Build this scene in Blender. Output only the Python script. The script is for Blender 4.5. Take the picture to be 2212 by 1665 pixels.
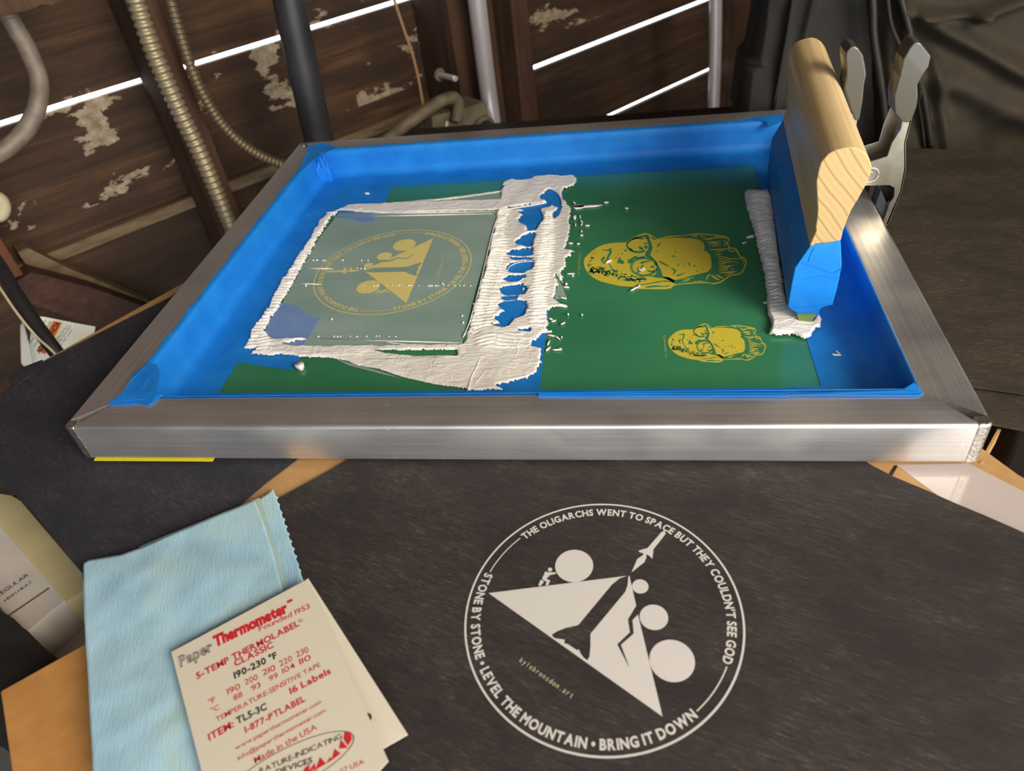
import bpy, bmesh, math, random
import numpy as np
from mathutils import Vector, Matrix
for o in list(bpy.data.objects): bpy.data.objects.remove(o, do_unlink=True)
random.seed(7); rng = np.random.default_rng(5)
S = 0.0254                       # everything below is measured in inches
sc = bpy.context.scene

# ------------------------------------------------------------------ camera
FPX = 1594.3434
T = np.array([15.92142, -13.35654, 12.68948])
M = np.array([[0.98627388, 0.01157131, 0.16471169],
              [0.11801770, 0.64825988, -0.75221735],
              [-0.11548012, 0.76133122, 0.63799617]])
cd = bpy.data.cameras.new('camera'); cam = bpy.data.objects.new('camera', cd)
sc.collection.objects.link(cam); sc.camera = cam
cd.sensor_width = 36; cd.sensor_fit = 'HORIZONTAL'; cd.lens = FPX/2212*36
mw = Matrix([[*M[0], T[0]*S], [*M[1], T[1]*S], [*M[2], T[2]*S], [0, 0, 0, 1]]); cam.matrix_world = mw
cd.clip_start = .02; cd.clip_end = 60
cd.dof.use_dof = True; cd.dof.focus_distance = 22.5*S; cd.dof.aperture_fstop = 9.0

# ------------------------------------------------------------------ world, lights, exposure
w = bpy.data.worlds.new('world'); sc.world = w; w.use_nodes = True
bg = w.node_tree.nodes['Background']; bg.inputs[0].default_value = (0.90, 0.96, 1.0, 1); bg.inputs[1].default_value = 3.0
def area(name, loc, target, size, power, col, sy=None):
    l = bpy.data.lights.new(name, 'AREA'); l.energy = power; l.color = col; l.size = size*S
    if sy: l.shape = 'RECTANGLE'; l.size_y = sy*S
    o = bpy.data.objects.new(name, l); sc.collection.objects.link(o)
    o.location = Vector(loc)*S
    o.rotation_euler = (Vector(target)-Vector(loc)).to_track_quat('-Z', 'Y').to_euler()
    return o
area('door_daylight', (-26, -62, 58), (12, 6, 0), 56, 38, (0.82, 0.91, 1.0), 44)
area('warm_daylight', (58, -34, 34), (18, 6, 0), 30, 24, (1.0, 0.84, 0.62), 24)
sc.view_settings.view_transform = 'Standard'; sc.view_settings.look = 'None'
sc.view_settings.exposure = 0.32; sc.view_settings.gamma = 1.0; sc.view_settings.use_curve_mapping = False

# ------------------------------------------------------------------ geometry helpers
def ray(x, y): return M @ np.array([(x-1106)/FPX, -(y-832.5)/FPX, -1.])
def un(x, y, z=-1.36):
    d = ray(x, y); return T + d*((z-T[2])/d[2])
def V(x, y, Y):
    d = ray(x, y); return T + d*((Y-T[1])/d[1])
def D(x, y, dep): return T + ray(x, y)*dep
WD = np.array([0.679, 0.734, 0.]); WD /= np.linalg.norm(WD); WN = np.array([-WD[1], WD[0], 0.])
WP = np.array([10.6, 53.3, 0.])
def Wl(x, y, off=0.):
    d = ray(x, y); P = WP - WN*off
    return T + d*(((P-T) @ WN)/(d @ WN))
def obj(name, verts, faces, mat, parent=None, smooth=False, bevel=0, fm=None, seg=2, subsurf=0, solid=0, sa=0):
    me = bpy.data.meshes.new(name)
    me.from_pydata([tuple(float(c)*S for c in v) for v in verts], [], [tuple(int(i) for i in f) for f in faces])
    for m_ in (mat if isinstance(mat, (list, tuple)) else [mat]): me.materials.append(m_)
    if fm is not None: me.polygons.foreach_set('material_index', fm)
    if smooth: me.polygons.foreach_set('use_smooth', [True]*len(me.polygons))
    me.update()
    if sa: me.polygons.foreach_set('use_smooth', [True]*len(me.polygons)); me.set_sharp_from_angle(angle=math.radians(sa))
    o = bpy.data.objects.new(name, me); sc.collection.objects.link(o)
    if parent is not None:
        o.parent = parent; o.matrix_parent_inverse = Matrix.Translation(-parent.location)
    if solid:
        b = o.modifiers.new('s', 'SOLIDIFY'); b.thickness = solid*S; b.offset = -1
    if bevel:
        b = o.modifiers.new('b', 'BEVEL'); b.width = bevel*S; b.segments = seg; b.limit_method = 'ANGLE'; b.angle_limit = math.radians(35)
    if subsurf:
        b = o.modifiers.new('u', 'SUBSURF'); b.levels = subsurf; b.render_levels = subsurf
    return o
def tag(o, label=None, cat=None, group=None, kind=None):
    if label: o['label'] = label
    if cat: o['category'] = cat
    if group: o['group'] = group
    if kind: o['kind'] = kind
    return o
def thing(name, label, cat, loc, group=None):
    o = bpy.data.objects.new(name, None); sc.collection.objects.link(o); o.location = Vector([float(c) for c in loc])*S
    o.empty_display_size = .02
    return tag(o, label, cat, group)
class G:                                             # mesh collector
    def __init__(s): s.v = []; s.f = []; s.m = []
    def add(s, v, f, m=0):
        b = len(s.v); s.v += [np.asarray(p, float) for p in v]; s.f += [tuple(i+b for i in q) for q in f]; s.m += [m]*len(f)
    def prism(s, top, ext, m=0):                     # closed solid: polygon and its copy moved by ext
        n = len(top); ext = np.asarray(ext, float); top = [np.asarray(p, float) for p in top]
        nn = np.zeros(3)
        for i in range(n): nn += np.cross(top[i]-top[0], top[(i+1) % n]-top[0])
        if nn @ ext > 0: top = top[::-1]
        s.add(top+[p+ext for p in top], [tuple(range(n)), tuple(range(2*n-1, n-1, -1))]+[(i, i+n, (i+1) % n+n, (i+1) % n) for i in range(n)], m)
    def box(s, a, b, m=0):
        (x0, y0, z0), (x1, y1, z1) = a, b
        s.prism([(x0, y0, z1), (x1, y0, z1), (x1, y1, z1), (x0, y1, z1)], (0, 0, z0-z1), m)
    def tube(s, pts, r, n=14, m=0, cap=True):
        pts = [np.asarray(p, float) for p in pts]; k = len(pts); rs = r if hasattr(r, '__len__') else [r]*k
        t0 = pts[1]-pts[0]; up = np.array([0, 0, 1.]) if abs(t0[2]) < .8*np.linalg.norm(t0) else np.array([1., 0, 0])
        V_ = []
        for i in range(k):
            t = pts[min(i+1, k-1)]-pts[max(i-1, 0)]; t /= np.linalg.norm(t)
            a = np.cross(t, up); a /= np.linalg.norm(a); b = np.cross(t, a); up = np.cross(a, t) if False else -np.cross(t, a)
            up = np.cross(a, t)
            for j in range(n):
                th = 2*math.pi*j/n; V_.append(pts[i]+rs[i]*(math.cos(th)*a+math.sin(th)*b))
        F = [(i*n+j, i*n+(j+1) % n, (i+1)*n+(j+1) % n, (i+1)*n+j) for i in range(k-1) for j in range(n)]
        if cap: F += [tuple(range(n-1, -1, -1)), tuple((k-1)*n+j for j in range(n))]
        s.add(V_, F, m)
    def build(s, name, mat, parent=None, **k):
        return obj(name, s.v, s.f, mat, parent, fm=s.m if isinstance(mat, (list, tuple)) else None, **k)
def spline(P, n):                                    # Catmull-Rom through points
    P = [np.asarray(p, float) for p in P]; Q = [2*P[0]-P[1]]+P+[2*P[-1]-P[-2]]; out = []
    for i in range(1, len(Q)-2):
        for j in range(n):
            t = j/n; a, b, c, d = Q[i-1:i+3]
            out.append(.5*((2*b)+(-a+c)*t+(2*a-5*b+4*c-d)*t*t+(-a+3*b-3*c+d)*t**3))
    out.append(P[-1]); return out
def resample(P, n):
    P = np.array(P, float); L = np.r_[0, np.cumsum(np.linalg.norm(np.diff(P, axis=0), axis=1))]
    u = np.linspace(0, L[-1], n); return np.stack([np.interp(u, L, P[:, k]) for k in range(P.shape[1])], 1)
def coons(b, r, t, l, nu, nv):                       # b,t left->right ; l,r bottom->top
    b, t = resample(b, nu), resample(t, nu); l, r = resample(l, nv), resample(r, nv)
    u = np.linspace(0, 1, nu)[None, :, None]; v = np.linspace(0, 1, nv)[:, None, None]
    return ((1-v)*b[None]+v*t[None]+(1-u)*l[:, None]+u*r[:, None]
            - ((1-u)*(1-v)*b[0]+u*(1-v)*b[-1]+(1-u)*v*t[0]+u*v*t[-1]))
def vnoise(x, y, seed=0):
    x = np.asarray(x, float); y = np.asarray(y, float); xi = np.floor(x).astype(int); yi = np.floor(y).astype(int)
    fx = x-xi; fy = y-yi; fx = fx*fx*(3-2*fx); fy = fy*fy*(3-2*fy)
    def h(a, b):
        n = (a*374761393+b*668265263+seed*974711) & 0x7fffffff; n = ((n ^ (n >> 13))*1274126177) & 0x7fffffff
        return ((n ^ (n >> 16)) & 0xffff)/65535.
    return (h(xi, yi)*(1-fx)+h(xi+1, yi)*fx)*(1-fy)+(h(xi, yi+1)*(1-fx)+h(xi+1, yi+1)*fx)*fy-.5
def sheet(g, grid, th=0.03, m=0):                    # grid of top points -> closed sheet with thickness
    nv, nu, _ = grid.shape; top = grid.reshape(-1, 3); bot = top-np.array([0, 0, th]); N = nu*nv
    F = [(j*nu+i, j*nu+i+1, (j+1)*nu+i+1, (j+1)*nu+i) for j in range(nv-1) for i in range(nu-1)]
    F2 = [tuple(k+N for k in q[::-1]) for q in F]
    ed = [j for j in range(nu)]+[j*nu+nu-1 for j in range(1, nv)]+[(nv-1)*nu+i for i in range(nu-2, -1, -1)]+[j*nu for j in range(nv-2, 0, -1)]
    SF = [(ed[(i+1) % len(ed)], ed[i], ed[i]+N, ed[(i+1) % len(ed)]+N) for i in range(len(ed))]
    g.add(list(top)+list(bot), F+F2+SF, m)

# ------------------------------------------------------------------ material helpers
def sl(r, g, b): return tuple(((c/255)/12.92 if c/255 <= .04045 else ((c/255+.055)/1.055)**2.4) for c in (r, g, b))+(1,)
class MT:
    def __init__(s, name, base=(.5, .5, .5, 1), rough=.5, metal=0., **kw):
        s.m = bpy.data.materials.new(name); s.m.use_nodes = True; s.t = s.m.node_tree; s.b = s.t.nodes['Principled BSDF']
        s.b.inputs['Base Color'].default_value = base; s.b.inputs['Roughness'].default_value = rough; s.b.inputs['Metallic'].default_value = metal
        for k, v in kw.items(): s.b.inputs[k.replace('_', ' ')].default_value = v
        s.tc = s.t.nodes.new('ShaderNodeTexCoord')
    def n(s, ty, **kw):
        n = s.t.nodes.new(ty)
        for k, v in kw.items(): setattr(n, k, v)
        return n
    def L(s, a, b): s.t.links.new(a, b)
    def co(s, sx=1, sy=1, sz=1, rot=0, loc=(0, 0, 0)):   # object coords in inches, scaled
        m1 = s.n('ShaderNodeMapping'); m1.inputs['Rotation'].default_value = (0, 0, rot); s.L(s.tc.outputs['Object'], m1.inputs[0])
        m2 = s.n('ShaderNodeMapping'); m2.inputs['Scale'].default_value = (sx/S, sy/S, sz/S); m2.inputs['Location'].default_value = loc
        s.L(m1.outputs[0], m2.inputs[0]); return m2.outputs[0]
    def noise(s, co, scale=1, det=4, rough=.5, dist=0):
        n = s.n('ShaderNodeTexNoise'); n.inputs['Scale'].default_value = scale; n.inputs['Detail'].default_value = det
        n.inputs['Roughness'].default_value = rough; n.inputs['Distortion'].default_value = dist; s.L(co, n.inputs['Vector']); return n.outputs['Fac']
    def ramp(s, fac, stops, interp='LINEAR'):
        n = s.n('ShaderNodeValToRGB'); n.color_ramp.interpolation = interp; e = n.color_ramp.elements
        while len(e) < len(stops): e.new(.5)
        for q, (p, c) in zip(e, stops): q.position = p; q.color = c if len(c) == 4 else (*c, 1)
        s.L(fac, n.inputs[0]); return n.outputs[0]
    def mix(s, f, a, b, mode='MIX'):
        n = s.n('ShaderNodeMix', data_type='RGBA', blend_type=mode)
        for k, v in ((0, f), (6, a), (7, b)):
            if hasattr(v, 'links') or isinstance(v, bpy.types.NodeSocket): s.L(v, n.inputs[k])
            else: n.inputs[k].default_value = v
        return n.outputs[2]
    def math(s, op, a, b=0):
        n = s.n('ShaderNodeMath', operation=op)
        for k, v in ((0, a), (1, b)):
            if isinstance(v, bpy.types.NodeSocket): s.L(v, n.inputs[k])
            else: n.inputs[k].default_value = v
        return n.outputs[0]
    def bump(s, h, strength=.3, dist=.02):
        n = s.n('ShaderNodeBump'); n.inputs['Strength'].default_value = strength; n.inputs['Distance'].default_value = dist*S
        s.L(h, n.inputs['Height']); s.L(n.outputs[0], s.b.inputs['Normal']); return n
    def col(s, c): s.L(c, s.b.inputs['Base Color'])
    def rgh(s, c): s.L(c, s.b.inputs['Roughness'])
def g1(v): return (v, v, v, 1)
WROT = -math.atan2(WD[1], WD[0])

def wood_old(name, dark, mid, light, paint=0., rot=WROT, sx=.06, vert=False, cover=.5):
    q = MT(name, rough=.85); k = (q.co(.9, .9, .05, rot) if vert else q.co(sx, .8, .9, rot))
    f = q.noise(k, 1.6, 6, .62, .6); c = q.ramp(f, [(.25, dark), (.5, mid), (.75, light)])
    gco = (q.co(6, 6, .12, rot) if vert else q.co(.14, 5, 6, rot)); gr = q.noise(gco, 1.0, 4, .55, .8)
    c = q.mix(q.math('MULTIPLY', gr, .75), c, dark)
    big = q.noise(q.co(.16, .16, .16), 1.0, 3, .5); c = q.mix(q.ramp(big, [(.42, g1(0)), (.62, g1(.6))]), c, dark)
    h = gr
    if paint:
        pn = q.noise(q.co(.22, .4, .42, rot), 1.25, 7, .62, .2)
        pm = q.ramp(pn, [(cover, g1(0)), (cover+.012, g1(1))], 'LINEAR')
        zz = q.n('ShaderNodeSeparateXYZ'); q.L(q.co(1, 1, 1), zz.inputs[0])
        band = q.math('MULTIPLY', q.math('GREATER_THAN', zz.outputs[2], -4.6), q.math('LESS_THAN', zz.outputs[2], 2.2))
        pm2 = q.math('MULTIPLY', pm, band)
        pc = q.ramp(q.noise(q.co(2, 2, 2), 1, 4), [(.3, sl(122, 104, 82)), (.7, sl(172, 156, 134))])
        c = q.mix(pm2, c, pc)
    q.col(c); q.bump(h, .5, .05); return q.m
M_plank = wood_old('plank_wood', sl(38, 25, 16), sl(76, 51, 32), sl(114, 80, 50), paint=1, cover=.58)
M_stud = wood_old('stud_wood', sl(48, 30, 20), sl(90, 60, 42), sl(122, 84, 58), vert=True)
M_brace = wood_old('brace_wood', sl(44, 28, 20), sl(80, 48, 34), sl(112, 66, 46), rot=0)
M_orange = wood_old('orange_wood', sl(80, 46, 26), sl(120, 72, 42), sl(146, 94, 58), vert=True)
M_ledge = MT('dusty_ledge', rough=.9); M_ledge.col(M_ledge.ramp(M_ledge.noise(M_ledge.co(.4, 2, 2, WROT), 1.2, 5), [(.3, sl(92, 72, 50)), (.7, sl(128, 110, 84))])); M_ledge = M_ledge.m
M_dark = MT('dark_room', base=sl(44, 34, 28), rough=.9).m
M_ceil = MT('ceiling_boards', base=sl(112, 98, 86), rough=.9).m
M_floor = MT('concrete_floor', base=sl(150, 146, 138), rough=.9).m
M_table = MT('table_dark', base=sl(38, 30, 26), rough=.6).m

def alu(rt=0., nm='brushed_aluminium'):
    q = MT(nm, rough=.40, metal=.88)
    br = q.noise(q.co(.1, 7, 7, rt), 1.4, 4, .6); bl = q.noise(q.co(.35, .6, .6), 1.2, 4, .6, .4)
    c = q.ramp(br, [(.3, sl(206, 205, 206)), (.7, sl(230, 229, 229))]); c = q.mix(q.ramp(bl, [(.5, g1(0)), (.72, g1(.35))]), c, sl(206, 198, 186))
    sc_ = q.noise(q.co(1.1, 5.5, 2, .5), 3.2, 2, .4, .8); scm = q.ramp(sc_, [(.735, g1(0)), (.75, g1(1))])
    c = q.mix(scm, c, sl(245, 240, 232)); q.col(c)
    q.rgh(q.ramp(bl, [(.35, g1(.34)), (.7, g1(.50))])); q.bump(br, .06, .01); return q.m
M_alu = alu(); M_alu_side = alu(math.pi/2, 'brushed_aluminium_side')
M_weld = MT('weld_metal', rough=.38, metal=1.); M_weld.col(M_weld.ramp(M_weld.noise(M_weld.co(5, 5, 5), 1, 3), [(.3, sl(180, 176, 170)), (.7, sl(226, 222, 216))])); M_weld.bump(M_weld.noise(M_weld.co(9, 9, 9), 1, 4, .6), .8, .05); M_weld = M_weld.m
def tape_mat(name, a, b, rough=.55):
    q = MT(name, rough=rough); q.b.inputs['Specular IOR Level'].default_value = .35
    q.col(q.ramp(q.noise(q.co(.7, .7, .7), 1.1, 4, .6), [(.3, a), (.7, b)]))
    h = q.math('ADD', q.math('MULTIPLY', q.noise(q.co(3, 34, 34), 1, 3, .6), .25), q.noise(q.co(1, 1, 1), .9, 3, .5, 1.5)); q.bump(h, .35, .05); return q.m
M_tape = tape_mat('blue_tape', sl(18, 116, 208), sl(30, 136, 226))
M_tape2 = tape_mat('blue_tape_crumpled', sl(18, 118, 212), sl(30, 138, 232), .5)
M_tapew = tape_mat('blue_tape_ink_washed', sl(110, 142, 200), sl(128, 156, 208), .5)
def emul():
    q = MT('green_emulsion', rough=.22); q.b.inputs['Specular IOR Level'].default_value = .55
    q.col(q.ramp(q.noise(q.co(.2, .25, .2), 1, 3), [(.35, sl(48, 122, 86)), (.65, sl(62, 136, 98))]))
    q.bump(q.noise(q.co(14, 14, 14), 1, 2), .04, .01); return q.m
M_emul = emul()
M_sten = MT('open_mesh_yellow', rough=.45); M_sten.col(M_sten.ramp(M_sten.noise(M_sten.co(.4, .4, .4), 1, 3), [(.3, sl(204, 188, 56)), (.7, sl(218, 202, 76))])); M_sten = M_sten.m
M_sten2 = MT('open_mesh_pale', base=sl(226, 212, 136), rough=.45).m
def inkm(name, c1, c2, rough=.3):
    q = MT(name, rough=rough); q.b.inputs['Subsurface Weight'].default_value = .15; q.b.inputs['Subsurface Radius'].default_value = (.002, .0015, .001)
    q.col(q.ramp(q.noise(q.co(.6, .6, .6), 1, 3), [(.35, c1), (.65, c2)]))
    h = q.math('ADD', q.noise(q.co(1.2, 8, 5), 1, 3, .55, 1.5), q.math('MULTIPLY', q.noise(q.co(1.6, 1.6, 1.6), 1, 3, .5, 3.0), 1.4)); q.bump(h, .6, .055); return q.m
M_ink = inkm('white_ink', sl(242, 240, 238), sl(250, 247, 242))
M_film = MT('thin_ink_film_on_emulsion', rough=.3); M_film.col(M_film.ramp(M_film.noise(M_film.co(.25, .5, .3), 1, 3), [(.35, sl(134, 162, 154)), (.65, sl(152, 176, 170))])); M_film = M_film.m
def felt(name, rot=0, c0=sl(43, 39, 40), c1=sl(62, 57, 56), c2=sl(98, 89, 80)):
    q = MT(name, rough=.78); q.b.inputs['Specular IOR Level'].default_value = .25
    big = q.noise(q.co(.5, .9, .5, rot), 1, 5, .65); f1 = q.noise(q.co(3.2, 24, 10, rot), 1, 5, .75, .8)
    c = q.ramp(f1, [(.34, c0), (.56, c1), (.70, c2)]); c = q.mix(q.ramp(big, [(.36, g1(.75)), (.62, g1(0))]), c, c0)
    q.col(c); q.bump(f1, .4, .03); return q.m
M_felt = felt('black_felt_sheet', .35); M_felt2 = felt('charcoal_felt_sheet', .5, sl(41, 41, 48), sl(60, 59, 67), sl(90, 87, 92)); M_felt3 = felt('dark_felt_sheet', 0, sl(44, 39, 34), sl(66, 58, 50), sl(106, 93, 76))
M_print = MT('white_print', base=sl(206, 202, 200), rough=.55).m
M_print2 = MT('white_print_fine', base=sl(196, 184, 156), rough=.55).m
def kraft(name, a, b):
    q = MT(name, rough=.8); q.col(q.ramp(q.noise(q.co(1.5, 1.5, 1.5), 1, 6, .6), [(.3, a), (.7, b)])); q.bump(q.noise(q.co(12, 12, 12), 1, 2), .1, .01); return q.m
M_kraft = kraft('kraft_cardboard', sl(176, 122, 62), sl(196, 142, 80)); M_kraft2 = kraft('kraft_cardboard_pale', sl(170, 130, 82), sl(186, 146, 98))
def clothm():
    q = MT('blue_shop_towel', rough=.9); q.b.inputs['Sheen Weight'].default_value = .2
    st = q.noise(q.co(.7, .7, .7, 0), 1, 4, .5, .4)
    c = q.ramp(st, [(.3, sl(146, 188, 212)), (.6, sl(170, 208, 226)), (.74, sl(178, 206, 206))])
    rb = q.noise(q.co(30, 4, 5, -.42), 1, 3, .6); c = q.mix(q.math('MULTIPLY', rb, .22), c, sl(120, 168, 196)); q.col(c); q.bump(rb, .7, .03); return q.m
M_cloth = clothm()
M_stitch = MT('towel_glue_line', base=sl(168, 190, 184), rough=.7).m
M_card = MT('cream_card', base=sl(214, 206, 190), rough=.45).m
M_red = MT('red_print', base=sl(196, 44, 56), rough=.5).m; M_black = MT('black_print', base=sl(38, 36, 38), rough=.5).m; M_redd = MT('red_print_bold', base=sl(200, 40, 50), rough=.5).m
def pine():
    q = MT('pine_wood', rough=.42); gr = q.noise(q.co(7, .12, 2.5, .0735), 1, 4, .6, .3)
    c = q.ramp(gr, [(.3, sl(212, 180, 126)), (.55, sl(228, 202, 152)), (.75, sl(234, 212, 168))]); q.col(c); q.bump(gr, .08, .01); return q.m
M_pine = pine()
def pine_end():
    q = MT('pine_end_grain', rough=.6); n = q.n('ShaderNodeTexWave', wave_type='BANDS', bands_direction='X')
    m1 = q.co(1, 1, 1); r = q.n('ShaderNodeMapping'); r.inputs['Rotation'].default_value = (0, math.radians(38), 0); q.L(m1, r.inputs[0]); q.L(r.outputs[0], n.inputs[0])
    n.inputs['Scale'].default_value = 1.0; n.inputs['Distortion'].default_value = 1.8; n.inputs['Detail'].default_value = 2; n.inputs['Detail Scale'].default_value = .7
    c = q.ramp(n.outputs['Fac'], [(.0, sl(158, 124, 78)), (.04, sl(190, 158, 106)), (.5, sl(198, 168, 116)), (1, sl(192, 160, 108))]); q.col(c); return q.m
M_end = pine_end()
M_blade = MT('squeegee_rubber', base=sl(110, 132, 70), rough=.4).m
M_steel = MT('clamp_steel', rough=.34, metal=1.); M_steel.col(M_steel.ramp(M_steel.noise(M_steel.co(2, 2, 2), 1, 4), [(.3, sl(176, 166, 146)), (.7, sl(206, 196, 176))])); M_steel = M_steel.m
M_grip = MT('clear_vinyl_grip', base=sl(88, 84, 74), rough=.22, Transmission_Weight=.15, Coat_Weight=.3).m
M_abs = MT('black_pipe', rough=.45); M_abs.col(M_abs.ramp(M_abs.noise(M_abs.co(.4, .4, .4), 1, 4), [(.3, sl(38, 38, 42)), (.7, sl(56, 56, 60))])); M_abs = M_abs.m
M_galv = MT('galvanised_pipe', base=sl(206, 200, 206), rough=.3, metal=.45); M_galv.bump(M_galv.noise(M_galv.co(2, 2, 1), 1, 4), .3, .03); M_galv = M_galv.m
M_flex = MT('flexible_conduit_metal', base=sl(172, 158, 130), rough=.45, metal=.6).m
M_flex2 = MT('flexible_conduit_dull', base=sl(124, 110, 86), rough=.5, metal=.6).m
M_greyp = MT('grey_pipe', rough=.6, metal=.3); M_greyp.col(M_greyp.ramp(M_greyp.noise(M_greyp.co(1, 1, 1), 1, 5), [(.3, sl(110, 96, 84)), (.7, sl(150, 138, 124))])); M_greyp = M_greyp.m
M_box = MT('dusty_steel_box', rough=.7, metal=.2); M_box.col(M_box.ramp(M_box.noise(M_box.co(1.2, 1.2, 1.2), 1, 5), [(.3, sl(84, 74, 64)), (.7, sl(126, 114, 92))])); M_box = M_box.m
M_cord = MT('tan_cord', base=sl(156, 120, 84), rough=.7).m; M_blk = MT('black_rubber', base=sl(34, 32, 32), rough=.5).m; M_crm = MT('cream_cable', base=sl(196, 184, 150), rough=.5).m
def bagm(name, a, b, rough=.85):
    q = MT(name, rough=rough); q.col(q.ramp(q.noise(q.co(.7, .7, .7), 1, 5, .6), [(.3, a), (.7, b)]))
    q.bump(q.noise(q.co(14, 14, 14), 1, 2), .25, .02); return q.m
M_bag = bagm('olive_black_fabric', sl(32, 26, 15), sl(48, 39, 23)); M_bag2 = bagm('charcoal_fabric', sl(26, 24, 22), sl(36, 33, 29)); M_zip = bagm('black_zipper', sl(20, 18, 16), sl(34, 30, 26), .5)
M_cream = bagm('cream_carton', sl(196, 184, 138), sl(208, 196, 152), .6); M_white = bagm('white_carton', sl(196, 190, 186), sl(212, 206, 200), .6)
M_plas = MT('clear_packing_tape', base=sl(186, 174, 172), rough=.15, Coat_Weight=.6).m
M_yel = MT('yellow_card', base=sl(214, 196, 30), rough=.6).m
M_org = MT('warning_orange', base=sl(222, 112, 48), rough=.5).m; M_tagw = MT('tag_white', base=sl(206, 206, 196), rough=.5).m; M_gtext = MT('grey_small_print', base=sl(70, 70, 74), rough=.6).m

# ------------------------------------------------------------------ text helper (glyph outlines as meshes)
_gc = {}
def glyph(ch, off=0.):
    k = (ch, off)
    if k not in _gc:
        cu = bpy.data.curves.new('t', 'FONT'); cu.body = ch; cu.size = 1.; cu.offset = off; cu.resolution_u = 3
        o = bpy.data.objects.new('t', cu); sc.collection.objects.link(o)
        dg = bpy.context.evaluated_depsgraph_get(); me = bpy.data.meshes.new_from_object(o.evaluated_get(dg))
        v = np.array([p.co[:2] for p in me.vertices]) if len(me.vertices) else np.zeros((0, 2)); f = [tuple(p.vertices) for p in me.polygons]
        bpy.data.objects.remove(o); bpy.data.curves.remove(cu); bpy.data.meshes.remove(me)
        _gc[k] = (v, f)
    return _gc[k]
def layout(s, off=0., gap=.09, mono=0.):             # -> list of (char, x0, glyph) in cap-height units, total width
    x = 0; out = []; H = .729
    for ch in s:
        if ch == ' ': x += mono or .34; continue
        v, f = glyph(ch, off)
        if len(v) == 0: continue
        a, b = v[:, 0].min(), v[:, 0].max(); wd = (b-a)/H
        if mono: out.append((v/H-np.array([a/H, 0]), f, x+(mono-wd)/2, wd)); x += mono
        else: out.append((v/H-np.array([a/H, 0]), f, x, wd)); x += wd+gap
    return out, x-(0 if mono else gap)
def text_line(g, s, A, B, hgt, up=None, off=0., gap=.09, m=0, mono=0., P=None, zoff=0.):
    """text between baseline points A and B (3D), cap height hgt, drawn in the plane of (B-A, up)"""
    A, B = np.asarray(A, float), np.asarray(B, float); L, wd = layout(s, off, gap, mono); k = np.linalg.norm(B-A)/wd
    ux = (B-A)/np.linalg.norm(B-A); uy = np.asarray(up, float); uy = uy-ux*(uy @ ux); uy /= np.linalg.norm(uy)
    for v, f, x0, _ in L: g.add([A+ux*k*(x0+p[0])+uy*hgt*p[1] for p in v], f, m)
def text_arc(g, s, a0, a1, r, hgt, fn, inward=False, off=0., gap=.12, m=0):
    """letters spread from angle a0 to a1 (radians) in a unit-circle frame mapped by fn(u,v)->3D"""
    L, wd = layout(s, off, gap); k = abs(a1-a0)*(r+.5*hgt)/wd; sg = 1 if a1 > a0 else -1
    for v, f, x0, cw in L:
        ac = a0+sg*(x0+cw/2)*k/(r+.5*hgt); er = np.array([math.cos(ac), math.sin(ac)]); et = np.array([-er[1], er[0]])*sg
        b = (er*(r+hgt) if inward else er*r); upv = -er if inward else er
        pts = [b+et*k*(p[0]-cw/2)+upv*hgt*p[1] for p in v]; g.add([fn(*p) for p in pts], f, m)

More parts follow.
